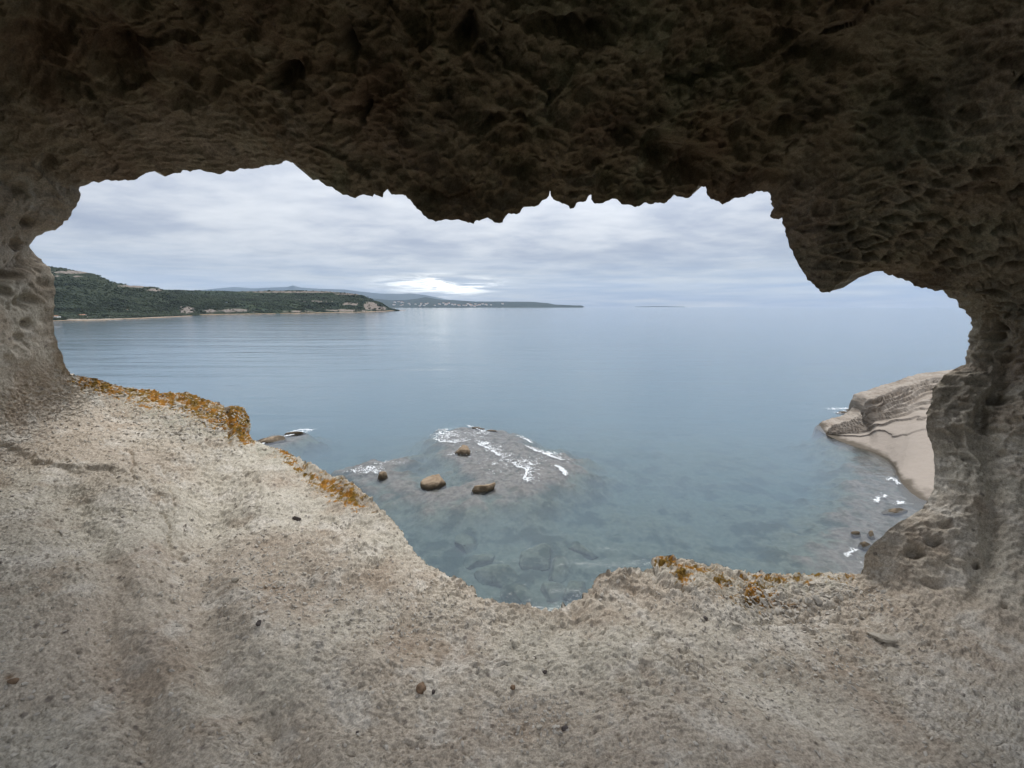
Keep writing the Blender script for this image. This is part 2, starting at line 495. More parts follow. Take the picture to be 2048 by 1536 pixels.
# ------------------------------------------------------------------ the cave
# outline of the opening (read off the photograph), clockwise from the left jamb
RIM = [(132,735),(121,705),(111,677),(107,651),(107,617),(111,583),(107,555),(98,531),(92,510),(87,488),(88,478),(102,466),(121,453),
 (134,439),(148,419),(158,405),(160,393),(158,381),(163,374),(173,372),(187,365),(213,362),(230,360),(255,363),(270,360),(284,351),
 (306,345),(309,343),(323,347),(328,351),(339,351),(360,345),(363,339),(380,342),(400,339),(420,345),(439,349),(454,341),(468,344),
 (479,337),(505,339),(524,333),(556,330),(567,324),(574,322),(595,328),(605,334),(612,342),(626,357),(638,358),(653,371),(666,376),
 (677,382),(689,391),(707,396),(723,390),(744,393),(747,387),(753,391),(764,394),(768,385),(774,381),(779,383),(782,391),(791,393),
 (796,389),(811,391),(819,398),(828,409),(840,422),(846,430),(860,437),(870,443),(877,440),(900,442),(914,439),(931,442),(935,447),
 (947,447),(951,440),(959,442),(971,436),(979,436),(988,444),(999,447),(1007,444),(1010,433),(1019,427),(1039,425),(1048,413),
 (1061,416),(1078,409),(1092,399),(1097,392),(1097,384),(1100,381),(1103,391),(1107,399),(1124,408),(1139,411),(1141,415),(1152,414),
 (1155,405),(1173,402),(1177,394),(1182,388),(1183,398),(1190,407),(1202,407),(1210,402),(1234,399),(1247,408),(1268,411),(1287,408),
 (1291,405),(1296,410),(1308,409),(1311,405),(1332,405),(1340,398),(1347,390),(1357,393),(1373,395),(1383,391),(1390,381),(1396,373),
 (1411,373),(1415,387),(1420,398),(1438,403),(1444,411),(1454,404),(1465,397),(1495,392),(1510,384),(1526,380),(1536,385),(1543,395),
 (1545,408),(1544,425),(1541,432),(1546,439),(1557,440),(1563,435),(1566,449),(1571,462),(1574,482),(1584,504),(1595,527),(1609,544),
 (1619,558),(1624,566),(1631,570),(1642,583),(1662,583),(1674,575),(1678,570),(1693,561),(1714,545),(1723,542),(1735,547),(1757,542),
 (1773,546),(1792,557),(1814,562),(1832,573),(1861,579),(1888,589),(1909,602),(1928,621),(1937,636),(1940,654),(1936,662),(1935,681),
 (1930,705),(1932,713),(1928,727),(1909,737),(1889,748),(1868,777),(1859,816),(1852,841),(1853,858),(1861,886),(1868,914),(1870,939),
 (1868,971),(1856,999),(1842,1018),(1821,1032),(1796,1046),(1775,1062),(1747,1087),(1731,1108),(1726,1132),(1720,1146),(1697,1147),
 (1663,1146),(1642,1144),(1622,1148),(1594,1152),(1560,1150),(1523,1148),(1492,1145),(1464,1139),(1434,1133),(1413,1131),(1396,1124),
 (1369,1117),(1348,1112),(1331,1110),(1307,1115),(1300,1123),(1305,1131),(1287,1135),(1266,1131),(1252,1135),(1229,1140),(1194,1150),
 (1186,1162),(1184,1174),(1170,1188),(1150,1203),(1125,1213),(1099,1220),(1086,1219),(1073,1216),(1059,1207),(1040,1208),(1021,1207),
 (1003,1204),(980,1196),(957,1192),(952,1180),(933,1164),(904,1150),(860,1131),(830,1107),(816,1084),(798,1054),(781,1034),(757,1013),
 (745,996),(725,978),(707,961),(678,946),(664,944),(631,926),(592,913),(582,906),(565,899),(532,891),(504,878),(497,863),(497,850),
 (490,835),(489,820),(475,816),(452,816),(439,805),(409,803),(399,796),(386,790),(359,788),(339,791),(316,783),(279,779),(236,773),
 (200,760),(170,753),(147,751),(140,748),(135,737)]
# key stations round the rim: pixel, depth of the rim, inner ring point (x, y, z from the eye), direction in which the rock leaves the rim
KEYS = [
 ((111, 677), 2.25, (-2.45, 0.0, -0.62), (0.42, -0.78, -0.34)),
 ((87, 488),  2.30, (-2.85, 0.0, 0.15),  (0.0, -0.95, -0.08)),
 ((158, 381), 2.35, (-2.75, 0.0, 0.95),  (-0.50, -0.7, 0.4)),
 ((360, 345), 2.35, (-2.00, 0.0, 1.45),  (-0.10, -0.7, 0.6)),
 ((574, 322), 2.40, (-1.25, 0.0, 1.65),  (0.0, -0.7, 0.6)),
 ((723, 390), 2.25, (-0.75, 0.0, 1.75),  (0.0, -0.5, 0.8)),
 ((900, 442), 2.10, (-0.30, 0.0, 1.80),  (0.0, -0.5, 0.8)),
 ((1152, 414), 2.10, (0.35, 0.0, 1.80),  (0.0, -0.5, 0.8)),
 ((1396, 373), 2.25, (0.95, 0.0, 1.75),  (0.0, -0.6, 0.8)),
 ((1526, 380), 2.30, (1.30, 0.0, 1.65),  (0.1, -0.7, 0.7)),
 ((1574, 482), 2.20, (1.60, 0.0, 1.50),  (0.5, -0.6, 0.5)),
 ((1652, 583), 2.15, (1.95, 0.0, 1.30),  (0.2, -0.6, 0.8)),
 ((1735, 547), 2.25, (2.25, 0.0, 1.05),  (0.2, -0.7, 0.7)),
 ((1861, 579), 2.30, (2.65, 0.0, 0.70),  (0.5, -0.7, 0.4)),
 ((1940, 654), 2.35, (2.85, 0.0, 0.30),  (0.6, -0.8, 0.0)),
 ((1928, 727), 2.35, (2.90, 0.0, 0.05),  (0.6, -0.8, 0.0)),
 ((1868, 777), 2.30, (2.92, 0.0, -0.20), (0.8, -0.6, 0.0)),
 ((1868, 914), 2.22, (2.88, 0.0, -0.55), (0.9, -0.5, 0.0)),
 ((1856, 999), 2.15, (2.80, 0.0, -0.85), (0.9, -0.6, -0.1)),
 ((1731, 1108), 2.05, (2.45, 0.0, -1.22), (0.6, -0.8, -0.3)),
 ((1697, 1147), 2.22, (2.10, 0.0, -1.36), (0.1, -1.0, 0.0)),
 ((1464, 1139), 2.25, (1.30, 0.0, -1.42), (0.0, -1.0, 0.02)),
 ((1307, 1115), 2.30, (0.85, 0.0, -1.42), (0.0, -1.0, 0.0)),
 ((1287, 1135), 2.15, (0.75, 0.0, -1.42), (0.0, -1.0, 0.05)),
 ((1186, 1162), 2.02, (0.45, 0.0, -1.42), (0.0, -1.0, 0.06)),
 ((1099, 1220), 1.88, (0.20, 0.0, -1.42), (0.0, -1.0, 0.0)),
 ((957, 1192), 1.98, (-0.30, 0.0, -1.42), (0.0, -1.0, 0.0)),
 ((816, 1084), 2.30, (-0.80, 0.0, -1.38), (0.0, -1.0, 0.02)),
 ((707, 961), 2.72, (-1.25, 0.0, -1.28), (0.0, -1.0, -0.02)),
 ((582, 906), 3.00, (-1.60, 0.0, -1.12), (0.1, -1.0, -0.02)),
 ((497, 863), 3.25, (-1.85, 0.0, -0.97), (0.1, -1.0, 0.0)),
 ((452, 816), 3.45, (-1.88, 0.0, -1.00), (0.1, -1.0, -0.02)),
 ((316, 783), 3.40, (-2.00, 0.0, -0.96), (0.2, -1.0, -0.05)),
 ((200, 760), 2.90, (-2.10, 0.0, -0.92), (0.35, -0.95, -0.14)),
 ((147, 751), 2.55, (-2.20, 0.0, -0.88), (0.50, -0.80, -0.42)),
 ((135, 737), 2.40, (-2.26, 0.0, -0.84), (0.50, -0.78, -0.42)),
]

NS, NTV = 2150, 400
_poly = np.array(RIM + RIM[:1], float)
rL = np.r_[0, np.cumsum(np.linalg.norm(np.diff(_poly, axis=0), axis=1))]
_dense = np.linspace(0, rL[-1], 8000)
_dx, _dy = np.interp(_dense, rL, _poly[:, 0]), np.interp(_dense, rL, _poly[:, 1])
_w = np.where((_dy > 735) & (_dx < 620), 2.6, np.where((_dy > 880) & (_dx < 1000), 1.35, 1.0))     # more columns where the left slope fans out
_cw = np.r_[0, np.cumsum((_w[1:] + _w[:-1]) / 2)]
rt = np.interp(np.linspace(0, _cw[-1], NS, endpoint=False), _cw, _dense)
rim2 = np.stack([np.interp(rt, rL, _poly[:, 0]), np.interp(rt, rL, _poly[:, 1])], -1)
# station parameter of each key on the rim
key_t = np.array([rt[np.argmin(((rim2 - np.array(k[0])) ** 2).sum(1))] for k in KEYS])
order = np.argsort(key_t); key_t = key_t[order]; KEYS = [KEYS[i] for i in order]
TOT = rL[-1]
def around(vals):
    vals = np.asarray(vals, float)
    kt = np.r_[key_t - TOT, key_t, key_t + TOT]; v3 = np.concatenate([vals, vals, vals])
    if vals.ndim == 1: return np.interp(rt, kt, v3)
    return np.stack([np.interp(rt, kt, v3[:, j]) for j in range(vals.shape[1])], -1)
# small raggedness of the broken edge
jit = fbm(np.stack([rim2[:, 0] / 16, rim2[:, 1] / 16, np.zeros(NS)], -1), 4, 0.6, seed=5)
tan = np.roll(rim2, -3, 0) - np.roll(rim2, 3, 0); tan /= np.linalg.norm(tan, axis=1)[:, None] + 1e-9
nor2 = np.stack([tan[:, 1], -tan[:, 0]], -1)         # outward from the opening
top_m = sstep(800 - rim2[:, 1], 0, 200)
rim2j = rim2 + nor2 * (jit * (5.0 + 3 * top_m))[:, None]
depth = gsmooth(around([k[1] for k in KEYS]), 14)
RIMP = at(rim2j[:, 0], rim2j[:, 1], depth)           # the true edge in space
SMO = gsmooth(RIMP, 34); DET = RIMP - SMO
MRING = gsmooth(around([k[2] for k in KEYS]), 55) + np.array([0, 0, H])
TDIR = gsmooth(around([k[3] for k in KEYS]), 25); TDIR = TDIR + (gsmooth(TDIR, 90) - TDIR) * np.exp(-(((rim2[:, 0] - 150) / 120) ** 2 + ((rim2[:, 1] - 745) / 110) ** 2))[:, None]; TDIR /= np.linalg.norm(TDIR, axis=1)[:, None]

def cave_surface():
    K = 220
    tau = np.linspace(0, 1, K)[None, :, None]
    S, M = SMO[:, None], MRING[:, None]
    L = np.linalg.norm(MRING - SMO, axis=1)[:, None, None]
    P1 = S + TDIR[:, None] * L * 0.38
    P2 = M + np.array([0, 1.0, 0]) * L * 0.38
    B = (1 - tau) ** 3 * S + 3 * (1 - tau) ** 2 * tau * P1 + 3 * (1 - tau) * tau ** 2 * P2 + tau ** 3 * M
    dist = np.linalg.norm(B - S, axis=2)[..., None]
    B = B + DET[:, None] * np.exp(-dist / 0.11)
    # spread the rows evenly over what the eye sees
    px, py, f = project(B)
    inside = (f > 0.1) & (px > -90) & (px < 2138) & (py > -90) & (py < 1626)
    step = np.hypot(np.diff(px, axis=1), np.diff(py, axis=1))
    world = np.linalg.norm(np.diff(B, axis=1), axis=2)
    w = np.where(inside[:, 1:] | inside[:, :-1], np.minimum(step, 60), world * 45)
    cw = np.concatenate([np.zeros((NS, 1)), np.cumsum(w, 1)], 1)
    # rows common to all columns: smooth the spacing round the rim so neighbouring columns agree
    out = np.empty((NTV, NS, 3))
    tt = np.linspace(0, 1, NTV) ** 1.05
    T = np.empty((NTV, NS))
    for s in range(NS):
        T[:, s] = np.interp(tt * cw[s, -1], cw[s], tau[0, :, 0])
    T = gsmooth(T.T, 18).T
    T[0] = 0; T[-1] = 1
    ki = np.clip(T * (K - 1), 0, K - 1.0001); k0 = ki.astype(int); fr = (ki - k0)[..., None]
    sidx = np.arange(NS)[None, :].repeat(NTV, 0)
    out = B[sidx, k0] * (1 - fr) + B[sidx, k0 + 1] * fr
    return out

GRID = cave_surface()                                   # rows 0 = rim ... last = ring beside the camera
FACES = grid_faces(NTV, NS, wrap=True)
V0 = GRID.reshape(-1, 3)
N0 = vnormals(V0, FACES)
inw = np.array([0, 1.0, H - 0.2]) - V0
flip = np.sign((N0 * inw).sum(1).mean()); N0 *= flip
# smooth normals so that displacement does not tear at the ragged rim
NG = N0.reshape(NTV, NS, 3)
NG = np.stack([gsmooth(NG[r], 8) for r in range(NTV)], 0)
N0 = NG.reshape(-1, 3); N0 /= np.linalg.norm(N0, axis=1)[:, None]
U0, W0, _ = project(V0)
rowi = np.repeat(np.arange(NTV), NS); coli = np.tile(np.arange(NS), NTV)
rdist = np.linalg.norm(GRID - GRID[:1], axis=2).reshape(-1)
def col_of(px, py): return int(np.argmin(((rim2 - np.array([px, py])) ** 2).sum(1)))
# sections round the rim
c_left0, c_left1 = col_of(140, 748), col_of(158, 381)        # left wall runs over the seam
c_roof1 = col_of(1566, 449)
c_right1 = col_of(1720, 1146)
def section_weight(a, b, soft=60):
    """1 inside columns a..b (wrapping), fading over soft columns"""
    n = (b - a) % NS
    p = (coli - a) % NS
    d = np.where(p <= n, np.minimum(p, n - p), -np.minimum(p - n, NS - p))
    return sstep(d.astype(float), -soft, soft)
W_LEFT = section_weight(c_left0, c_left1)
W_ROOF = section_weight(c_left1, c_roof1)
W_RIGHT = section_weight(c_roof1, c_right1)
W_FLOOR = section_weight(c_right1, c_left0)
edge = sstep(rdist, 0.0, 0.16)                              # large relief fades in from the edge

def displaced():
    P = V0
    h = np.zeros(len(P), np.float32)
    warp = np.stack([fbm(P * 3.1 + 5, 3, seed=21), fbm(P * 3.1 + 9, 3, seed=22), fbm(P * 3.1 + 2, 3, seed=23)], -1)
    # --- broad undulation everywhere
    h += fbm(P * 1.15, 4, 0.5, seed=1) * 0.12 * edge * np.maximum(1 - W_FLOOR * 0.4, 0)
    # --- roof: hollows and pits of many sizes
    i = np.where((W_ROOF > 0.01) | (W_RIGHT > 0.01) | (W_LEFT > 0.01))[0]
    Pi = P[i] + warp[i] * 0.10
    f1, f2, r, _ = worley(Pi / np.array([0.34, 0.26, 0.26]), 3)
    pit = sstep(f1, 0.15, 0.62) * np.where(r > 0.35, 1, 0.25)
    big = -(1 - pit) * 0.06
    f1, f2, r, _ = worley((P[i] + warp[i] * 0.06) / np.array([0.15, 0.11, 0.11]), 4)
    med = -(1 - sstep(f1, 0.1, 0.6)) * 0.042 * np.where(r > 0.3, 1, 0.15)
    f1, f2, r, t = worley((P[i] + warp[i] * 0.03) / np.array([0.055, 0.045, 0.04]), 6, tilt=True)
    sm = -(1 - sstep(f1, 0.1, 0.62)) * 0.020 + t * 0.014
    rg = fbm(P[i] * np.array([7, 9, 12]) + warp[i] * 2, 5, 0.5, seed=40, ridged=True) * 0.034
    e2 = sstep(rdist[i], 0.0, 0.07)
    roof = (big * edge[i] + med * (0.15 + 0.85 * edge[i]) + sm * (0.3 + 0.7 * e2) + rg * (0.2 + 0.8 * e2))
    # calmer, streaky patch of the roof at the upper left and the smooth brow by the tooth
    calm = np.exp(-(((U0[i] - 420) / 330) ** 2 + ((W0[i] - 290) / 70) ** 2)) + np.exp(-(((U0[i] - 1640) / 170) ** 2 + ((W0[i] - 395) / 50) ** 2))
    roof *= 1 - 0.72 * np.clip(calm, 0, 1)
    roof += fbm(P[i] * np.array([14, 30, 60]), 3, seed=44) * 0.022 * np.clip(calm, 0, 1)
    for hx, hy, rx, ry, dp in ((575, 141, 30, 20, .15), (920, 72, 32, 30, .15), (965, 112, 20, 18, .08), (235, 130, 34, 44, .14), (60, 100, 75, 75, .12), (690, 100, 11, 50, .10), (720, 220, 10, 30, .10), (1319, 295, 46, 22, .10),
                               (1396, 332, 46, 24, .12), (1874, 200, 66, 42, .13), (1679, 105, 90, 38, .10), (1569, 270, 26, 14, .07), (1150, 60, 50, 30, .08), (345, 200, 50, 22, .07), (440, 180, 30, 16, .06), (950, 250, 40, 18, .07), (1060, 330, 34, 18, .07), (90, 320, 14, 12, .08)):
        uu_, ww_ = U0[i] + warp[i, 0] * 60, W0[i] + warp[i, 1] * 60
        roof += -dp * np.exp(-(((uu_ - hx) / rx) ** 2 + ((ww_ - hy) / ry) ** 2) ** 1.4)
    h[i] += roof * W_ROOF[i]
    # --- right wall: honeycomb of shallow cells, long sideways
    ax = np.array([0.105, 0.105, 0.050])
    f1, f2, r, _ = worley((P[i] + warp[i] * 0.05) / ax, 7)
    cell = sstep(f2 - f1, 0.02, 0.42)
    f1b, f2b, rb, _ = worley((P[i] + warp[i] * 0.03) / (ax * 0.45), 8)
    cell2 = sstep(f2b - f1b, 0.02, 0.4)
    rough = fbm(P[i] * 16, 5, 0.6, seed=50) * 0.020
    up = sstep(1010 - W0[i], 0, 260)                       # the honeycomb is clearer high up
    right = -(cell * (0.25 + 0.75 * r) * 0.062 * (0.35 + 0.65 * up) + cell2 * 0.012) * (0.25 + 0.75 * edge[i]) + rough
    # column in front, groove behind it
    dd, _ = polyline_dist(U0[i], W0[i], [(1985, 640), (2010, 760), (1975, 860), (1990, 980), (1985, 1100), (1950, 1190)])
    right += -0.06 * np.exp(-(dd / 26) ** 2)
    dd, _ = polyline_dist(U0[i], W0[i], [(1975, 800), (1940, 900), (1935, 1000)])
    right += -0.012 * np.exp(-(dd / 12) ** 2)
    for hx, hy, rx, ry, dp in ((1832, 1105, 18, 11, .10), (1868, 1083, 16, 8, .07), (1952, 1122, 6, 6, .07), (1880, 1165, 45, 10, .05), (1965, 830, 14, 30, .07), (1992, 785, 12, 16, .06), (2010, 1210, 10, 6, .04), (1893, 1052, 12, 8, .05), (1920, 880, 10, 16, .04)):
        right += -dp * np.exp(-(((U0[i] - hx) / rx) ** 2 + ((W0[i] - hy) / ry) ** 2) ** 1.5)
    h[i] += right * W_RIGHT[i]
    # --- left wall: scattered round pits above, grain below
    f1, f2, r, _ = worley((P[i] + warp[i] * 0.04) / 0.085, 9)
    pits = -(1 - sstep(f1, 0.12, 0.55)) * 0.045 * np.where(r > 0.4, 1.0, 0.1)
    f1, f2, r, _ = worley((P[i] + warp[i] * 0.04) / 0.032, 10)
    pits += -(1 - sstep(f1, 0.1, 0.5)) * 0.012 * np.where(r > 0.35, 1.0, 0.1)
    hi = sstep(760 - W0[i], 0, 160)
    left = pits * (0.12 + 0.88 * hi) * (0.3 + 0.7 * edge[i]) + fbm(P[i] * 14, 5, 0.6, seed=60) * 0.016 * (0.4 + 0.6 * hi)
    dd, _ = polyline_dist(U0[i], W0[i], [(0, 570), (40, 540), (80, 510), (95, 490)])
    left += -0.06 * np.exp(-(dd / 16) ** 2)
    h[i] += left * W_LEFT[i]
    # --- floor: fine crusty relief, flaky towards the lip
    i = np.where(W_FLOOR > 0.01)[0]
    Pi = P[i]
    wp = Pi + warp[i] * 0.02
    flk = np.exp(-(rdist[i] / 0.75))
    wr, wl = sstep(U0[i], 1150, 1350), 1 - sstep(U0[i], 550, 800)
    f1, f2, r, t = worley(wp / np.array([0.034, 0.026, 0.018]), 12, tilt=True)
    f1c, f2c, rc, tc = worley(wp / np.array([0.085, 0.065, 0.05]), 13, tilt=True)
    f1d, f2d, rd, td = worley(wp / 0.013, 14, tilt=True)
    fl = t * 0.0085 * (0.5 + 1.1 * flk) + tc * 0.012 * (0.10 + 1.0 * flk * (0.5 + 0.7 * wr)) + td * 0.0042
    fl *= (0.40 + 0.85 * sstep(fbm(Pi * 1.7 + 6, 4, 0.6, seed=78), -0.18, 0.22) + 0.35 * flk)
    fl += -(1 - sstep(f1d, 0.1, 0.45)) * 0.0055 * np.where(rd > 0.6, 1, 0) - (1 - sstep(f1, 0.08, 0.42)) * 0.012 * np.where(r > 0.78, 1, 0)
    fl += fbm(Pi * 15, 4, 0.55, seed=70) * 0.012 + fbm(Pi * 3.2, 3, seed=71) * 0.040 * edge[i]
    fl += fbm(Pi * 95, 2, 0.6, seed=73) * 0.003
    jag = np.stack([fbm(Pi * 22, 3, 0.6, seed=75), fbm(Pi * 22 + 3, 3, 0.6, seed=76)], -1) * 14
    for pts, wdt, dp in (([(0, 893), (80, 930), (150, 948), (215, 958), (270, 962)], 5, .006),
                         ([(262, 900), (266, 945), (285, 990), (310, 1012), (330, 1045), (350, 1085), (374, 1097)], 6, .020),
                         ([(333, 930), (338, 985), (350, 1012), (348, 1030)], 4, .014),
                         ([(300, 985), (325, 1000), (338, 1050), (360, 1080)], 10, .016),
                         ([(1306, 1131), (1340, 1160), (1385, 1182), (1415, 1200)], 5, .020),
                         ([(1480, 1228), (1540, 1240), (1600, 1232), (1640, 1215), (1690, 1185), (1740, 1180)], 5, .016),
                         ([(430, 1000), (420, 1060), (380, 1130), (400, 1240), (460, 1380), (560, 1500)], 62, .085),
                         ([(640, 1000), (560, 1120), (700, 1230), (900, 1280)], 70, .045), ([(700, 1015), (660, 1060), (668, 1110), (620, 1160)], 2.5, .010), ([(480, 930), (520, 985), (505, 1030), (545, 1075)], 2.5, .010), ([(1180, 1250), (1290, 1275), (1360, 1330), (1470, 1350)], 2.5, .007), ([(860, 1170), (800, 1200), (790, 1250), (730, 1290)], 2.5, .008), ([(150, 1010), (210, 1150), (230, 1300), (300, 1480)], 48, .055), ([(1290, 1180), (1420, 1290), (1620, 1400), (1800, 1500)], 50, .045)):
        dd, side = polyline_dist(U0[i] + warp[i, 0] * 40 + jag[:, 0], W0[i] + warp[i, 1] * 40 + jag[:, 1], pts)
        fl += -dp * np.exp(-(dd / wdt) ** 2)
        if pts[0][0] == 0:
            fl += 0.018 * sstep(dd, 0, 12) * np.exp(-np.maximum(dd - 9, 0) / 90) * (side < 0) * sstep(290 - U0[i], 0, 60)
    # lichen block and crust at the outer ledges
    blk = np.exp(-(((U0[i] - 474) / 26) ** 2 + ((W0[i] - 842) / 26) ** 2) ** 2)
    fl += blk * 0.05 + np.exp(-(((U0[i] - 380) / 110) ** 2 + ((W0[i] - 800) / 16) ** 2)) * (0.012 + 0.018 * tc)
    dd, _ = polyline_dist(U0[i], W0[i], [(452, 816), (458, 850), (462, 885)])
    fl += -0.04 * np.exp(-(dd / 4) ** 2)
    # hollow with darker grit right of the middle
    fl += -0.03 * np.exp(-(((U0[i] - 1620) / 260) ** 2 + ((W0[i] - 1330) / 90) ** 2))
    h[i] += fl * W_FLOOR[i]
    return P + N0 * h[:, None], h

CAVE, HREL = displaced()

def blobs(lst):
    m = np.zeros(len(V0))
    for cx, cy, rx, ry, rot, s in lst:
        a = math.radians(rot); dx, dy = U0 - cx, W0 - cy
        u, v = dx * math.cos(a) + dy * math.sin(a), -dx * math.sin(a) + dy * math.cos(a)
        m = np.maximum(m, s * np.exp(-((u / rx) ** 2 + (v / ry) ** 2)))
    return m * W_FLOOR
A_LICH = blobs([(190, 766, 64, 22, 15, .95), (310, 793, 70, 22, 12, .95), (400, 810, 70, 26, 18, 1.0), (250, 785, 60, 18, 14, .75), (470, 838, 30, 38, 0, 1.15), (488, 872, 22, 16, 20, 1.1),
                (430, 828, 60, 26, 25, .9), (570, 903, 34, 7, 25, .8), (640, 955, 60, 18, 30, .60), (690, 980, 62, 22, 30, .78), (590, 925, 50, 16, 25, .50), (280, 810, 40, 10, 10, .55),
                (1335, 1122, 40, 15, 15, .80), (1362, 1150, 30, 22, 40, .70), (1442, 1166, 30, 16, 0, .66), (1510, 1175, 46, 24, 15, .70), (1400, 1140, 60, 10, 15, .6), (1628, 1147, 26, 6, 0, 1.1), (1560, 1158, 90, 10, 3, .72), (1690, 1155, 44, 9, 0, .7), (1510, 1198, 60, 16, 5, .8)])
A_GREY = blobs([(380, 830, 190, 34, 14, 1), (560, 905, 120, 24, 25, .9), (690, 965, 70, 22, 30, .7), (1400, 1150, 110, 24, 12, .8), (1600, 1165, 130, 20, 0, .8)])
A_STAIN = blobs([(1560, 1203, 40, 9, 5, 1), (1520, 1200, 55, 12, 5, .55), (1590, 1205, 22, 6, 15, .9), (20, 1360, 12, 8, 0, .9), (1600, 1330, 170, 30, 10, .42), (600, 1170, 110, 40, 5, .36), (850, 1290, 140, 24, 10, .36), (1040, 1450, 90, 34, 0, .36), (420, 1330, 90, 60, 20, .2)])
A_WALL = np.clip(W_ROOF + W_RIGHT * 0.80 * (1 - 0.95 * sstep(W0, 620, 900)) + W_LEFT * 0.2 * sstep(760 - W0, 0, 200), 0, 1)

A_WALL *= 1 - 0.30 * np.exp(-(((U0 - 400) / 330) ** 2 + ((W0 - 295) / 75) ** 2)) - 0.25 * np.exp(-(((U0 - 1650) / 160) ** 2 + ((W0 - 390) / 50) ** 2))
def lerp(A, B, f): return A + (np.asarray(B) - A) * np.asarray(f)[:, None]
def rock_albedo(P, wall, lich, grey, stain, floorw):
    n = len(P)
    big, mid = fbm(P * 1.3, 3, seed=121), fbm(P * 6.5, 4, 0.6, seed=122)
    fine = fbm(P * 70, 3, 0.7, seed=123)
    c = lerp(np.tile([0.405, 0.355, 0.298], (n, 1)), [0.455, 0.425, 0.368], sstep(big, -0.25, 0.25))
    c = lerp(c, [0.52, 0.49, 0.445], sstep(mid, 0.0, 0.35) * 0.8)
    c = lerp(c, [0.33, 0.265, 0.205], sstep(fbm(P * 3.1 + 4, 4, 0.6, seed=124), 0.05, 0.35) * 0.55)
    c *= (1 + 0.55 * fine)[:, None]
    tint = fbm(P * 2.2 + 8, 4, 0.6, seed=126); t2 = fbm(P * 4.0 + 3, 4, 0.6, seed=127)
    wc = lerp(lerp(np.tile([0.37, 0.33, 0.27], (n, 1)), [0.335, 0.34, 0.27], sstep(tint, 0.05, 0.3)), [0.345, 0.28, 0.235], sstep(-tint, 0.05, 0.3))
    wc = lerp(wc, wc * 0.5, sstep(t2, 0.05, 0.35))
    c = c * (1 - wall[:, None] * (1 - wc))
    wp = P + np.stack([fine, mid * 0.5, fine], -1) * 0.004
    f1, f2, r, _ = worley(wp / 0.050, 131)
    c = lerp(c, [0.075, 0.060, 0.060], (r > 0.62) * (1 - sstep(f1, 0.05 + 0.10 * r, 0.12 + 0.12 * r)) * 0.6)
    f1, f2, r, _ = worley(wp / 0.019, 132)
    c = lerp(c, [0.11, 0.09, 0.08], (r > 0.70) * (1 - sstep(f1, 0.10, 0.28)) * 0.5)
    f1, f2, r, _ = worley(wp / 0.024, 133)
    c = lerp(c, [0.52, 0.49, 0.43], (r > 0.7) * (1 - sstep(f1, 0.15, 0.3)) * 0.5 * floorw)
    ln, ln2 = fbm(P * 24, 4, 0.65, seed=141), fbm(P * 75, 3, 0.7, seed=142)
    c = lerp(c, np.array([0.36, 0.365, 0.31]) * (1 + 0.5 * ln2[:, None]), grey * sstep(ln2 + ln, -0.15, 0.15) * 0.85)
    ol = sstep(lich + (ln * 1.5 + ln2 * 0.8), 0.44, 0.62) * sstep(lich, 0.08, 0.3)
    c = lerp(c, np.array([0.17, 0.105, 0.026]) * (1 + 1.6 * ln2[:, None]) + np.array([0.12, 0.035, 0.002]) * sstep(fbm(P * 12, 3, seed=143), -0.1, 0.2)[:, None], ol)
    c = lerp(c, [0.13, 0.075, 0.035], stain * sstep(ln, -0.3, 0.2))
    return np.clip(c * np.array([1.04, 1.02, 0.985]), 0.01, 0.8)
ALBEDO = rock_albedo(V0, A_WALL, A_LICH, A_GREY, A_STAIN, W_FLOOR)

def cut_section(name, c0, c1):
    n = (c1 - c0) % NS
    cols = (c0 + np.arange(n + 1)) % NS
    idx = (np.arange(NTV)[:, None] * NS + cols[None, :]).ravel()
    F = grid_faces(NTV, n + 1)
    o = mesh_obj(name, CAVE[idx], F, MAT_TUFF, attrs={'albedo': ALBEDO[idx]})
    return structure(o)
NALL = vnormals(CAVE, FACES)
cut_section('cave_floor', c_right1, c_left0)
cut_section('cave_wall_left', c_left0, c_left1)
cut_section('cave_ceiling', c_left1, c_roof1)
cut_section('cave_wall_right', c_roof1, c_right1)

# unseen back of the cave, opened up to let in fill light
def cave_back():   # walls and roof run on a little behind the eye
    rings = []
    base = CAVE.reshape(NTV, NS, 3)[-1][::4]
    n = len(base)
    ctr = np.array([0, 0, H - 0.1])
    for k, (yy, sc) in enumerate([(0, 1), (-0.08, 1.005), (-0.16, 1.01), (-0.24, 1.02), (-0.32, 1.05), (-0.38, 1.13), (-0.43, 1.5), (-0.46, 3.2)]):
        r = ctr + (base - ctr) * np.array([sc, 1, sc]); r[:, 1] = base[:, 1] * (1 if k == 0 else 0) + yy
        rings.append(r)
    R = np.array(rings)
    fine = []
    for a, b in zip(R[:-1], R[1:]):
        for t in np.linspace(0, 1, 8, endpoint=False): fine.append(a * (1 - t) + b * t)
    fine.append(R[-1])
    G = np.array(fine); V = G.reshape(-1, 3); F = grid_faces(len(G), n, wrap=True)
    N = vnormals(V, F); amp = np.repeat(np.clip(np.arange(len(G)) / 6, 0, 1), n)
    V = V + N * (fbm(V * 2.5, 5, seed=80) * 0.18 * amp)[:, None]
    z = np.zeros(len(V))
    structure(mesh_obj('cave_open_back', V, F, MAT_TUFF, attrs={'albedo': rock_albedo(V, z + 0.4, z, z, z, z)}))
cave_back()

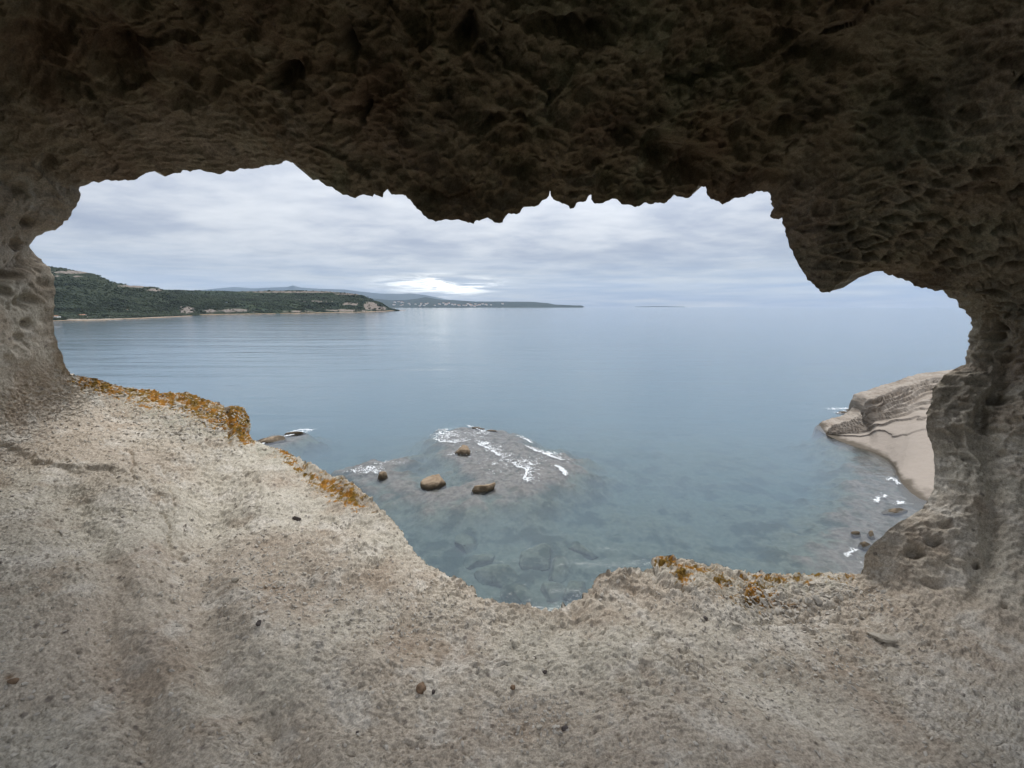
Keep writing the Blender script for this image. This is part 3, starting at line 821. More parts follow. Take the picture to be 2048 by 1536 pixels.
# unseen slope added behind the eye to keep low light off the ceiling
def added_back_slope():
    x = np.linspace(-1, 1, 60) ** 3 * 60; y = -0.4 - np.linspace(0, 1, 50) ** 2 * 70
    X, Y = np.meshgrid(x, y); P = np.stack([X.ravel(), Y.ravel(), np.zeros(X.size)], -1)
    e = -0.4 - P[:, 1]
    P[:, 2] = H - 1.75 + e * 0.42 + fbm(P * 0.5, 5, 0.55, seed=85) * np.clip(e, 0, 3) * 0.3
    z = np.zeros(len(P))
    structure(mesh_obj('added_slope', P, grid_faces(50, 60), MAT_HILL1, attrs={'rock': z + 0.05}))
added_back_slope()

# outer face of the cliff that the cave is weathered into
def cliff():
    rim = CAVE.reshape(NTV, NS, 3)[0][::2]
    n = len(rim)
    smo = gsmooth(rim, 25)
    c = np.array([0.0, 2.4, H - 0.3])
    out = smo - c; out[:, 1] = 0; out /= np.linalg.norm(out, axis=1)[:, None]
    eye = np.array([0, 0, H]); away = rim - eye; away /= np.linalg.norm(away, axis=1)[:, None]
    rows = [rim, rim + away * 0.03 + out * 0.015, rim + away * 0.10 + out * 0.07]
    p = smo + (rim - smo) * 0.4 + away * 0.22 + out * 0.22; rows.append(p)
    for k, (fw, o) in enumerate([(0.32, 0.55), (0.40, 1.1), (0.5, 2.2), (0.7, 4.5), (1.0, 9.0), (1.2, 16.0), (1.3, 24.0)]):
        q = smo + out * o * np.array([1.2, 0, 1]) + np.array([0, 1, 0]) * fw * 0.9
        q[:, 1] = q[:, 1] * (1 - min(1, k / 3)) + (3.3 + 0.03 * o) * min(1, k / 3)
        dn = np.clip(-out[:, 2], 0, 1)
        q[:, 1] += dn * o * 0.10
        rows.append(q)
    G = []
    for a, b in zip(rows[:-1], rows[1:]):
        for t in np.linspace(0, 1, 5, endpoint=False): G.append(a * (1 - t) + b * t)
    G.append(rows[-1]); G = np.array(G)
    V = G.reshape(-1, 3); F = grid_faces(len(G), n, wrap=True)
    N = vnormals(V, F)
    if (N[:, 1]).mean() < 0: N = -N
    amp = np.repeat(np.clip((np.arange(len(G)) - 12) / 14, 0, 1), n)
    V = V + N * ((fbm(V * 0.7, 6, 0.55, seed=90) * 0.7 - 0.2) * amp)[:, None]
    z = np.zeros(len(V))
    structure(mesh_obj('cliff', V, F, MAT_TUFF, attrs={'albedo': rock_albedo(V, z, z, z + 0.3, z, z)}))
cliff()

# ------------------------------------------------------------------ sea, seabed
REEF_A = on_sea(*np.array([(866,872),(880,855),(930,849),(990,852),(1035,866),(1065,882),(1110,898),(1160,912),(1165,935),(1130,962),(1080,978),(1010,992),(930,1000),(860,1002),(800,990),(750,965),(790,955),(835,965),(880,968),(930,955),(905,925),(880,900)]).T)
REEF_B = on_sea(*np.array([(668,938),(720,922),(770,912),(812,908),(815,920),(800,945),(820,962),(790,972),(745,958),(700,946)]).T)
REEF_C = on_sea(*np.array([(1700,1000),(1660,1040),(1625,1080),(1605,1110),(1630,1150),(1650,1200),(1900,1300),(2100,1150),(2000,980),(1850,960),(1800,985),(1750,975)]).T)
REEF_D = on_sea(*np.array([(1640,868),(1670,880),(1690,905),(1690,935),(1700,975),(1730,1010),(1900,1000),(1950,880),(1850,840),(1740,845)]).T)
REEF_E = on_sea(*np.array([(500,885),(520,868),(580,860),(622,858),(615,872),(560,890),(500,905)]).T)

def poly_sdf(x, y, poly):
    d = np.full(x.shape, 1e9); inside = np.zeros(x.shape, bool)
    pts = np.asarray(poly)[:, :2]
    for a, b in zip(pts, np.roll(pts, -1, 0)):
        ab = b - a; t = np.clip(((x - a[0]) * ab[0] + (y - a[1]) * ab[1]) / (ab ** 2).sum(), 0, 1)
        d = np.minimum(d, np.hypot(x - a[0] - t * ab[0], y - a[1] - t * ab[1]))
        c = ((a[1] > y) != (b[1] > y)) & (x < (b[0] - a[0]) * (y - a[1]) / (b[1] - a[1] + 1e-12) + a[0])
        inside ^= c
    return np.where(inside, -d, d)

def seabed():
    nx, ny = 460, 420
    sx = np.linspace(-1, 1, nx); xs = 12 + 70 * (0.35 * sx + 0.65 * sx ** 3)
    ys = 3.0 + 120 * np.linspace(0, 1, ny) ** 1.5
    X, Y = np.meshgrid(xs, ys); x, y = X.ravel(), Y.ravel()
    P = np.stack([x, y, np.zeros_like(x)], -1)
    dep = 1.5 + 0.9 * sstep(y, 10, 24) + 1.3 * sstep(y, 24, 38) + 5.0 * sstep(y, 40, 75) + 1.6 * sstep(np.abs(x - 8), 14, 45)
    z = -dep + fbm(P * 0.22, 5, 0.55, seed=100) * 1.1 + fbm(P * 1.1, 4, 0.55, seed=101) * 0.45
    reefm = np.zeros(len(x))
    wob = fbm(P * 0.4, 5, 0.65, seed=102) * 3.2
    for poly, lev, soft in ((REEF_A, -0.28, 4.2), (REEF_B, -0.30, 3.2), (REEF_C, -0.50, 4.0), (REEF_D, -0.5, 4.0), (REEF_E, -0.5, 3.0)):
        s = poly_sdf(x, y, poly) + wob
        k = 1 - sstep(s, -0.35 * soft, soft)
        top = lev + fbm(P * 0.7, 5, 0.6, seed=103, ridged=True) * 0.6 - 0.15
        z = z * (1 - k) + top * k; reefm = np.maximum(reefm, k)
    z = np.minimum(z, -0.04)
    reefm = reefm * sstep(z + fbm(P * 0.8, 3, seed=106) * 0.5, -1.15, -0.55)
    z = z * 0.5                                  # the bay is shallow
    structure(mesh_obj('seabed', np.stack([x, y, z], -1), grid_faces(ny, nx), MAT_SEABED, attrs={'reef': reefm}))
seabed()

def sea():
    r = np.r_[np.linspace(-1, 1, 41)]
    far = 13800.0
    xs = np.sign(r) * np.abs(r) ** 4 * far
    ys = np.r_[-60.0, -5.0, np.linspace(0, 1, 40) ** 4 * far]
    X, Y = np.meshgrid(xs, ys)
    nr, nc = X.shape
    top = np.stack([X.ravel(), Y.ravel(), np.zeros(X.size)], -1)
    bot = top.copy(); bot[:, 2] = -13.0
    F = grid_faces(nr, nc); n = len(top)
    fs = [F, F[:, ::-1] + n]
    b = list(range(nc)) + [i * nc + nc - 1 for i in range(1, nr)] + [(nr - 1) * nc + j for j in range(nc - 2, -1, -1)] + [i * nc for i in range(nr - 2, 0, -1)]
    b = np.array(b); b2 = np.roll(b, -1)
    fs.append(np.stack([b2, b, b + n, b2 + n], -1))
    structure(mesh_obj('sea', np.vstack([top, bot]), np.vstack(fs), MAT_WATER, smooth=False))
    # the deep floor beyond the surveyed bay
    s = 13500.0
    V = np.array([(-s, -50, -12.5), (s, -50, -12.5), (s, s, -12.5), (-s, s, -12.5)])
    structure(mesh_obj('seabed_deep', V, np.array([[0, 1, 2, 3]]), MAT_SEABED, attrs={'reef': np.zeros(4)}))
sea()

# ------------------------------------------------------------------ the far shores
def loft(name, base_px, ridge_px, mat, nu, nv, prof, rough, rock_fn, seed, back=0.6, attrs=True):
    """land between a shoreline (px, py, depth) and a skyline (px, py, depth)"""
    b = np.array(base_px, float); r = np.array(ridge_px, float)
    bp = at(b[:, 0], b[:, 1], b[:, 2]); bp[:, 2] = 0.0
    rp = at(r[:, 0], r[:, 1], r[:, 2])
    bp, _, _ = resample(bp, nu); rp, _, _ = resample(rp, nu)
    bp = gsmooth(bp, nu / 60, False); 
    v = np.linspace(0, 1, nv)[:, None, None]
    zv = prof(np.linspace(0, 1, nv))[:, None]
    G = bp[None] * (1 - v) + rp[None] * v
    G[..., 2] = rp[None, :, 2] * zv - 0.6 * (1 - np.clip(v[..., 0] * 12, 0, 1))
    # far side falls away again
    nb = max(6, nv // 5)
    vb = np.linspace(0, 1, nb + 1)[1:, None]
    dirh = rp - bp; dirh[:, 2] = 0
    Bk = np.stack([rp + dirh * back * t for t in vb[:, 0]], 0)
    Bk[..., 2] = rp[None, :, 2] * (1 - 0.5 * vb ** 1.5)
    G = np.concatenate([G, Bk], 0)
    nr = len(G); V = G.reshape(-1, 3)
    vv = np.repeat(np.r_[np.linspace(0, 1, nv), np.ones(nb)], nu); uu = np.tile(np.linspace(0, 1, nu), nr)
    sc = rough[0]
    amp = rough[1] * np.clip(vv * 6, 0, 1) * np.where(vv > 0.97, 0.35, 1)
    V[:, 2] += (fbm(V / sc, 5, 0.55, seed=seed) + 0.4 * fbm(V / sc * 0.9 + 7, 5, 0.55, seed=seed + 3, ridged=True)) * amp
    rk = rock_fn(uu, vv, V) if callable(rock_fn) else rock_at(V, rock_fn, vv)
    V[:, 2] += rk * fbm(V / (sc * 0.15), 3, seed=seed + 9) * rough[1] * 0.6
    o = structure(mesh_obj(name, V, grid_faces(nr, nu), mat, attrs={'rock': rk}))
    return V, uu, vv, rk

def prof_concave(v): return 0.55 * v ** 1.6 + 0.45 * sstep(v, 0.25, 1.0)
def prof_bluff(v): return 0.35 * sstep(v, 0.0, 0.25) + 0.45 * v + 0.20 * sstep(v, 0.85, 1.0)

def bl(u, v, cu, cv, ru, rv): return np.exp(-((u - cu) / ru) ** 2 - ((v - cv) / rv) ** 2)

def rock_at(V, spots, vv):
    px, py, _ = project(V)
    r = np.zeros(len(V))
    for cx, cy, rx, ry, a in spots: r = np.maximum(r, a * np.exp(-((px - cx) / rx) ** 2 - ((py - cy) / ry) ** 2))
    return np.clip(r, 0, 1)
hill1 = loft('hill_near',
    [(-330, 668, 400), (40, 646, 430), (110, 641, 450), (170, 640, 470), (260, 637, 540), (335, 633, 640), (400, 630, 720), (470, 629, 790), (532, 628, 850)],
    [(-330, 500, 760), (40, 528, 800), (100, 534, 810), (185, 547, 830), (228, 566, 860), (262, 571, 880), (308, 574, 900), (335, 583, 920), (400, 591, 900), (450, 604, 880), (500, 619, 865), (537, 628, 858)],
    MAT_HILL1, 420, 150, prof_concave, (75.0, 7.0),
    [(150, 544, 50, 3.5, 1.0), (155, 553, 14, 2.5, .7), (275, 572, 45, 3.5, 1.0), (310, 580, 22, 4, .85), (115, 552, 10, 3, .6), (372, 620, 20, 9, .95), (420, 622, 24, 7, .7), (470, 622, 40, 6, .85), (510, 625, 20, 4, .8), (280, 627, 40, 2.5, .5), (440, 606, 30, 3, .4), (200, 634, 120, 3, .5)], 200)
hill2 = loft('hill_far',
    [(500, 629, 860), (560, 628.5, 900), (640, 627, 980), (720, 625, 1120), (770, 622.8, 1290), (792, 621.5, 1400)],
    [(310, 579, 1300), (420, 582, 1320), (480, 583, 1330), (590, 581, 1350), (660, 583, 1370), (705, 587, 1385), (728, 591, 1395), (742, 599, 1400), (757, 610, 1405), (795, 621, 1410)],
    MAT_HILL2, 420, 130, prof_bluff, (90.0, 7.0),
    [(600, 584, 150, 2.2, .85), (700, 588, 40, 3, .9), (635, 603, 40, 2.2, .8), (700, 608, 24, 4, .8), (590, 600, 30, 2, .5), (742, 612, 18, 10, 1.0), (690, 621, 60, 3, .85), (600, 623, 50, 2.5, .7), (760, 617, 14, 6, 1.0), (655, 615, 40, 3, .45)], 300)
coast = loft('coast_far',
    [(600, 616, 5200), (760, 615.6, 5200), (900, 615.6, 5300), (1050, 615, 5600), (1168, 614, 6000)],
    [(600, 597, 7000), (745, 597, 7000), (780, 600, 7000), (812, 600, 7000), (835, 597, 7000), (851, 594, 7000), (868, 597, 7000), (885, 600, 7000), (905, 600, 7000), (950, 603, 7000), (1000, 603, 7000), (1060, 604, 6800), (1095, 606, 6600), (1110, 609, 6500), (1155, 611.5, 6300), (1162, 611, 6250), (1169, 614, 6200)],
    MAT_COAST, 360, 50, lambda v: 0.25 * v + 0.75 * sstep(v, 0.1, 1.0), (700.0, 14.0), lambda u, v, V: 0.2 * bl(u, v, .5, .1, .5, .2), 400)
loft('mountain_range',
    [(300, 612, 10500), (700, 612, 10800), (1000, 612, 11000)],
    [(300, 584, 12600), (400, 580, 12600), (435, 577, 12600), (470, 574, 12600), (505, 577, 12600), (545, 575, 12600), (575, 574, 12600), (586, 571, 12600), (600, 575, 12600), (650, 578, 12600), (690, 579, 12600), (720, 583, 12600), (760, 587, 12600), (800, 588, 12600), (822, 587, 12600), (850, 590, 12600), (895, 599, 12600), (960, 609, 12600)],
    MAT_MOUNT, 260, 30, lambda v: v, (1600.0, 30.0), lambda u, v, V: u * 0, 500)
loft('island_far', [(1270, 613.4, 9800), (1370, 613.4, 9800)], [(1270, 613.3, 10400), (1295, 612.6, 10400), (1330, 612.2, 10400), (1348, 612.8, 10400), (1370, 613.3, 10400)],
    MAT_MOUNT, 40, 8, lambda v: v, (500.0, 1.0), lambda u, v, V: u * 0, 520)

# low rock shelf and pale sand along the near shore
def shore_strip(name, px, mat, w, h, seed, lab=None):
    b = np.array(px, float); bp = on_sea(b[:, 0], b[:, 1]); bp, _, _ = resample(bp, 160)
    t = np.gradient(bp, axis=0); t /= np.linalg.norm(t, axis=1)[:, None]
    nrm = np.stack([-t[:, 1], t[:, 0], t[:, 0] * 0], -1)
    if (nrm * bp).sum() < 0: nrm = -nrm
    v = np.linspace(0, 1, 9)
    taper = np.sin(np.linspace(0, math.pi, 160)) ** 0.4
    G = np.array([bp + nrm * (w * (k - 0.1) * taper)[:, None] + np.array([0, 0, h * math.sin(math.pi * min(1, 0.15 + k * 0.7)) - 0.25]) for k in v])
    V = G.reshape(-1, 3); V[:, 2] += fbm(V / 6, 4, seed=seed) * h * 0.5
    return structure(mesh_obj(name, V, grid_faces(9, 160), mat))
shore_strip('beach', [(122, 639.5), (160, 640.2), (200, 639.6), (245, 638)], MAT_SAND, 15, 1.2, 601)
shore_strip('beach', [(285, 636.2), (330, 634.4), (375, 632.5)], MAT_SAND, 9, 0.9, 602)
shore_strip('shore_rocks', [(100, 643), (150, 642.3), (210, 641), (260, 638.5), (330, 635.5), (385, 632.4)], MAT_BOULDER, 9, 1.3, 603)
shore_strip('shore_rocks', [(400, 630.5), (470, 629.8), (552, 628.6)], MAT_BOULDER, 14, 2.0, 604)
shore_strip('shore_rocks', [(560, 628.6), (640, 627.4), (720, 625.6), (770, 623.4), (800, 621.4), (812, 620.8)], MAT_BOULDER, 16, 2.6, 605)

# scrub: thousands of bushes that read as one cover
def ico():
    t = (1 + 5 ** 0.5) / 2
    v = np.array([(-1,t,0),(1,t,0),(-1,-t,0),(1,-t,0),(0,-1,t),(0,1,t),(0,-1,-t),(0,1,-t),(t,0,-1),(t,0,1),(-t,0,-1),(-t,0,1)], float)
    v /= np.linalg.norm(v[0])
    f = np.array([(0,11,5),(0,5,1),(0,1,7),(0,7,10),(0,10,11),(1,5,9),(5,11,4),(11,10,2),(10,7,6),(7,1,8),(3,9,4),(3,4,2),(3,2,6),(3,6,8),(3,8,9),(4,9,5),(2,4,11),(6,2,10),(8,6,7),(9,8,1)])
    return v, f
ICO_V, ICO_F = ico()
def scrub(name, land, n, smin, smax, label, seed):
    V, uu, vv, rk = land
    rng = np.random.default_rng(seed)
    ok = np.where((vv > 0.03) & (project(V)[0] > -320))[0]
    den = np.clip(fbm(V[ok] / 60, 4, seed=seed) * 1.4 + 0.75 - rk[ok] * 1.2, 0.02, 1.0) * (1.3 - vv[ok])
    pick = rng.choice(ok, n, p=den / den.sum())
    P = V[pick].copy(); P[:, :2] += rng.normal(0, 3, (n, 2)); 
    s = rng.uniform(smin, smax, n) * (0.6 + 0.8 * rng.random(n))
    a = rng.uniform(0, 6.28, n)
    vs = ICO_V[None] * (1 + rng.uniform(-0.28, 0.28, (n, 12, 1)))
    x = vs[..., 0] * np.cos(a)[:, None] - vs[..., 1] * np.sin(a)[:, None]; y = vs[..., 0] * np.sin(a)[:, None] + vs[..., 1] * np.cos(a)[:, None]
    W = np.stack([x, y, vs[..., 2] * 0.75], -1) * s[:, None, None] + P[:, None, :] + np.array([0, 0, 0.3])
    F = (ICO_F[None] + (np.arange(n) * 12)[:, None, None]).reshape(-1, 3)
    stuff(mesh_obj(name, W.reshape(-1, 3), F, MAT_SCRUB, smooth=False), label, 'scrub')
scrub('scrub', hill1, 30000, 0.8, 1.9, 'low dark green scrub covering the near hillside across the bay', 31)
scrub('scrub', hill2, 13000, 1.2, 2.8, 'dark green scrub covering the second headland behind', 32)

# ------------------------------------------------------------------ right-hand headland of layered rock
def headland():
    W = np.array([(1650, 869), (1690, 892), (1725, 904), (1760, 913), (1782, 928), (1790, 950), (1794, 980), (1805, 1008), (1840, 1035), (1960, 1065)], float)
    wp = on_sea(W[:, 0], W[:, 1])
    Kx = np.array([(1650, 868, 49.5), (1672, 859, 50), (1700, 850, 50.4), (1728, 838, 50.8), (1741, 826, 51), (1737, 812, 51), (1742, 800, 51), (1765, 793, 51.5), (1795, 781, 52), (1830, 771, 52.5), (1850, 762, 53), (1872, 757, 53), (1920, 750, 53), (2000, 740, 53)], float)
    kp = at(Kx[:, 0], Kx[:, 1], Kx[:, 2])
    nu, nv = 300, 220
    wp, _, _ = resample(wp, nu); kp, _, _ = resample(kp, nu)
    wp = gsmooth(wp, 16, False); kp = gsmooth(kp, 2, False)
    kp[0] = wp[0]
    v = np.linspace(0, 1, nv)
    hz = 0.10 * v + 0.62 * sstep(v, 0.05, 0.62) * 1.0 + 0.28 * sstep(v, 0.55, 1.0)
    G = wp[None] * (1 - v)[:, None, None] + kp[None] * v[:, None, None]
    G[..., 2] = kp[None, :, 2] * hz[:, None] - 0.5 * (1 - np.clip(v * 9, 0, 1))[:, None]
    # top and back
    bk = [kp + np.array([2.5 * t, 6.0 * t, -0.4 * t - (kp[0, 2] + 9.0) * max(0, t - 0.6) * 1.5]) for t in np.linspace(0, 1.6, 25)[1:]]
    G = np.concatenate([G, np.array(bk)], 0)
    nr = len(G); P = G.reshape(-1, 3); F = grid_faces(nr, nu)
    N = vnormals(P, F)
    if (N * (np.array([0, 0, H]) - P)).sum() < 0: N = -N
    vv = np.repeat(np.r_[v, np.full(nr - nv, 1.0)], nu); uu = np.tile(np.linspace(0, 1, nu), nr)
    # beds dipping to the sea: each overhangs the one below, shade painted dark along the joint
    tip = wp[0]
    q = vv + fbm(P * 0.16, 3, seed=700) * 0.10 + fbm(P * 0.9, 3, seed=704) * 0.022 - 0.06 * sstep(uu, 0.2, 0.8)
    edges = np.array([0.36, 0.45, 0.52, 0.575, 0.64, 0.69, 0.76, 0.83, 0.90, 1.3])
    amps = np.array([0.14, 0.26, 0.34, 0.50, 0.38, 0.62, 0.46, 0.60, 0.35])
    k = np.clip(np.searchsorted(edges, q) - 1, 0, len(amps) - 1)
    fr_ = np.clip((q - edges[k]) / (edges[k + 1] - edges[k]), 0, 1)
    inb = q > edges[0]
    shelf = 0.5 + 0.5 * sstep(0.8 - uu, 0, 0.5)
    h = np.where(inb, amps[k] * shelf * (1 - fr_) ** 1.4 * sstep(fr_, 0, 0.06) * 1.5, 0)
    up = sstep(q, 0.45, 0.72)
    h = h + fbm(P * 0.45, 5, 0.55, seed=701) * 0.34 * (0.3 + 0.7 * up) + fbm(P * 1.7, 5, 0.6, seed=702, ridged=True) * 0.42 * up
    N = N * np.array([1, 1, 0.35]); N /= np.linalg.norm(N, axis=1)[:, None] + 1e-9
    fade = np.clip(uu * 14, 0.1, 1)
    P = P + N * (h * fade)[:, None]
    joint_shade = np.exp(-((fr_ - 0.02) / 0.10) ** 2) * inb * (0.3 + 0.7 * shelf) * (vv < 0.97)
    o = mesh_obj('headland', P, F, MAT_HEAD, attrs={'joint_shade': joint_shade, 'smoothface': 1 - sstep(q, 0.36, 0.62)})
    tag(o, 'pale layered rock headland rising from the sea behind the right cave pillar', 'headland')
headland()

# ------------------------------------------------------------------ rocks in the sea
def boulder(name, px, py, wx, wy, hz, rot, seed, mat, label, group=None, facets=9, ridge=0.0, sub=4, z0=0.0, cat='rock', rough=0.10):
    import bmesh
    bm = bmesh.new(); bmesh.ops.create_icosphere(bm, subdivisions=sub, radius=1.0)
    V = np.array([v.co[:] for v in bm.verts]); F = np.array([[v.index for v in f.verts] for f in bm.faces]); bm.free()
    rng = np.random.default_rng(seed)
    # chop with random planes for flat weathered faces
    for _ in range(facets):
        n = rng.normal(size=3); n[2] = abs(n[2]) * 0.7; n /= np.linalg.norm(n); d = rng.uniform(0.50, 0.80)
        k = V @ n - d; V = np.where((k > 0)[:, None], V - n * (k * 0.97)[:, None], V)
    V = V * (1 + fbm(V * 1.6 + seed, 4, seed=seed)[:, None] * 0.13 + fbm(V * 6 + seed, 4, seed=seed + 1, ridged=True)[:, None] * rough)
    if ridge: V[:, 2] += ridge * np.sign(V[:, 0]) * np.abs(V[:, 0]) ** 2
    V = V * np.array([wx / 2, wy / 2, hz])
    c, s = math.cos(rot), math.sin(rot)
    V = np.stack([V[:, 0] * c - V[:, 1] * s, V[:, 0] * s + V[:, 1] * c, V[:, 2]], -1)
    p = on_sea(px, py, z0)
    o = mesh_obj(name, V, F, mat, loc=tuple(p))
    return tag(o, label, cat, group)
boulder('boulder', 869, 968, 2.45, 1.9, 1.15, 0.2, 3, MAT_BOULDER, 'smooth rounded brown boulder standing out of the shallow water on the reef', sub=5, rough=0.03)
boulder('boulder', 927, 905, 2.8, 1.8, 0.95, -0.1, 5, MAT_BOULDER, 'blocky brown boulder on the middle of the reef among the foam', sub=5)
boulder('boulder', 962, 979, 2.6, 1.0, 0.62, 0.35, 8, MAT_BOULDER, 'low knobbly brown rock with a pointed end, right of the smooth boulder', ridge=0.5, sub=5, rough=0.14)
boulder('boulder', 765, 954, 1.2, 0.7, 0.55, 0.3, 12, MAT_BOULDER, 'small dark notched rock beside the foam patch nearest the left ledge', facets=7, sub=4, rough=0.16)
boulder('sea_rock', 545, 880, 4.2, 2.0, 0.55, 0.35, 14, MAT_BOULDER, 'long low brown rock with foam, behind the orange lichen block', sub=5, z0=-0.05)
boulder('sea_rock', 590, 868, 2.8, 0.7, 0.35, 0.32, 15, MAT_BOULDER, 'thin dark rock awash in foam at the tip of the long low rock', sub=4, z0=-0.05)
boulder('sea_rock', 955, 857, 2.4, 0.35, 0.22, -0.35, 16, MAT_BOULDER, 'thin black rock rib at the far edge of the reef', sub=4, z0=-0.03)
boulder('sea_rock', 985, 862, 2.2, 0.30, 0.18, -0.22, 17, MAT_BOULDER, 'second thin dark rib at the reef edge, right of the black one', sub=4, z0=-0.03)
boulder('sea_rock', 1715, 821, 3.6, 1.2, 0.30, -0.1, 18, MAT_BOULDER, 'flat dark rock in the surf off the headland, the farther one', sub=4, z0=-0.05)
boulder('sea_rock', 1690, 826, 3.2, 0.9, 0.28, -0.15, 19, MAT_BOULDER, 'flat dark rock in the surf off the headland, the nearer one', sub=4, z0=-0.05)
boulder('sea_rock', 1728, 1090, 1.0, 0.75, 0.35, 0.5, 21, MAT_BOULDER, 'brown rounded rock in the shallows close to the right pillar', sub=4, z0=-0.08)
boulder('sea_rock', 1712, 1068, 0.8, 0.5, 0.22, 0.3, 22, MAT_BOULDER, 'small flat brown rock in the shallows, just beyond the rounded one', sub=4, z0=-0.08)
boulder('sea_rock', 1742, 1070, 1.0, 0.55, 0.28, 0.9, 23, MAT_BOULDER, 'brown rock in the shallows half hidden by the right pillar', sub=4, z0=-0.08)
boulder('sea_rock', 1790, 1022, 2.6, 0.7, 0.35, 0.2, 24, MAT_BOULDER, 'long brown ledge rock at the waterline below the headland', sub=4, z0=-0.08)
sub_spec = [(1000, 1155, 2.2, 1.6), (1075, 1112, 2.6, 1.9), (1120, 1140, 1.7, 1.3), (1040, 1195, 1.8, 1.5), (1105, 1180, 1.6, 1.3), (960, 1120, 1.5, 1.2), (1150, 1180, 1.3, 1.1), (930, 1085, 2.0, 1.3), (1160, 1100, 1.6, 1.2)]
for i_, (a, b, w_, d_) in enumerate(sub_spec):
    boulder('sunken_boulder', a, b, w_ * 1.6, d_ * 1.5, 0.44, i_ * 0.7, 40 + i_, MAT_SEABED, 'rounded pale boulder lying under the clear water below the cave lip', 'sunken boulders below the lip', sub=4, z0=-1.12, rough=0.12)

# ------------------------------------------------------------------ foam
def foam(label, seed, fronts=(), patches=(), cell=0.042, zb=0.012):
    """froth as a thin broken lace: wave fronts (pixel line, core half-width m, trail m) and thinner patches (pixel ellipse, amount)"""
    pts = [np.array(f[0], float) for f in fronts]
    allp = np.vstack(pts + [np.array([[p[0] - p[2], p[1] - p[3]], [p[0] + p[2], p[1] + p[3]]]) for p in patches])
    w = on_sea(allp[:, 0], allp[:, 1])[:, :2]
    lo, hi = w.min(0) - 1.2, w.max(0) + 1.2
    nx, ny = int((hi[0] - lo[0]) / cell) + 2, int((hi[1] - lo[1]) / (cell * 1.5)) + 2
    X, Y = np.meshgrid(np.linspace(lo[0], hi[0], nx), np.linspace(lo[1], hi[1], ny))
    x, y = X.ravel(), Y.ravel()
    sc = cell / 0.042
    P = np.stack([x, y, np.full_like(x, seed)], -1) / sc
    wv = np.stack([fbm(P * 0.9, 3, seed=seed), fbm(P * 0.9 + 5, 3, seed=seed + 1), x * 0], -1)
    lace = np.maximum(1 - np.abs(fbm((P + wv * 1.1) * 1.5, 4, 0.6, seed=seed + 2)) * 4.5, 0.96 - np.abs(fbm((P + wv * 0.6) * 3.6, 3, 0.6, seed=seed + 4)) * 3.8)
    gap = fbm(P * 1.1 + 3, 3, seed=seed + 6)
    d = np.full(len(x), -1.0)
    for line, core, trail in fronts:
        line = np.array(line, float)
        lw = on_sea(line[:, 0], line[:, 1])[:, :2]
        dist, side = polyline_dist(x + wv[:, 0] * 0.35 * sc, y + wv[:, 1] * 0.5 * sc, lw)
        d = np.maximum(d, 0.35 - dist / (core * 0.62 * (1 + 2.4 * gap)).clip(0.015) * 0.35)
        t = np.exp(-(dist / trail) ** 1.5) * np.where(side > 0, 1.0, 0.35)
        d = np.maximum(d, lace - (1.02 - 0.34 * t) + np.where(t < 0.12, -1, 0))
    for cx, cy, rx, ry, amt in patches:
        c = on_sea(cx, cy)[:2]; ex = abs(on_sea(cx + rx, cy)[0] - c[0]); ey = abs(on_sea(cx, cy - ry)[1] - c[1])
        t = np.exp(-(((x - c[0]) / ex) ** 2 + ((y - c[1]) / ey) ** 2)) * np.clip(amt + gap * 1.2, 0, 1)
        d = np.maximum(d, lace - (1.02 - 0.40 * t) + np.where(t < 0.15, -1, 0))
    F = grid_faces(ny, nx); kk = d > 0
    F = F[kk[F].sum(1) >= 3]
    used = np.unique(F); remap = np.full(len(x), -1); remap[used] = np.arange(len(used))
    z = zb + 0.05 * sc ** 0.5 * np.clip(d, 0, 0.6)
    stuff(mesh_obj('sea_foam', np.stack([x, y, z], -1)[used], remap[F], MAT_FOAM), label, 'foam')
foam('white lacy foam washing over the reef', 900,
     fronts=[([(1036, 871), (1050, 878), (1062, 885)], .16, .5), ([(1053, 893), (1075, 903), (1098, 910), (1122, 920)], .20, .8), ([(958, 888), (978, 898), (998, 912)], .16, 1.5),
             ([(1024, 926), (1042, 935), (1056, 940), (1048, 956)], .16, 1.2), ([(1114, 931), (1122, 938), (1131, 949)], .30, .4), ([(866, 877), (884, 884), (905, 885), (930, 882)], .14, 1.4), ([(935, 851), (955, 858), (972, 864)], .08, .5)],
     patches=[(892, 868, 30, 12, .9), (960, 868, 26, 9, .6), (988, 898, 22, 10, .7), (1068, 925, 30, 14, .5), (1100, 908, 26, 10, .6), (1000, 930, 50, 20, .25), (930, 905, 40, 14, .3)])
foam('white foam patch on the small reef by the notched rock', 910, patches=[(735, 940, 34, 9, 1.0), (775, 925, 36, 5, .5), (705, 945, 26, 5, .5)])
foam('foam round the long low rock behind the lichen block', 920, fronts=[([(520, 889), (550, 878), (590, 868), (612, 862)], .15, .7), ([(575, 866), (600, 859), (622, 860)], .14, .6)], patches=[(612, 861, 14, 5, .9)])
foam('white surf round the flat rocks off the headland', 930, fronts=[([(1662, 819), (1690, 817), (1738, 820)], .16, .9), ([(1676, 826), (1710, 829), (1740, 828)], .14, .8)], patches=[(1715, 822, 34, 4, .7)])
foam('flecks of foam along the waterline under the headland', 940, fronts=[([(1776, 960), (1786, 958), (1792, 966)], .10, .4), ([(1752, 1004), (1758, 996), (1768, 990)], .09, .4), ([(1700, 1112), (1708, 1105), (1714, 1101)], .07, .3), ([(1796, 1010), (1806, 1004)], .08, .3)], patches=[(1722, 1122, 12, 8, .4)])
foam('thin white line of surf off the far beach', 950, fronts=[([(92, 653.8), (105, 653.4), (124, 653.6)], 1.0, 2.0), ([(215, 641.2), (232, 640.6), (246, 639.8)], .7, 1.2), ([(345, 634.4), (372, 633.2), (392, 632.2)], .7, 1.2)], cell=0.5)

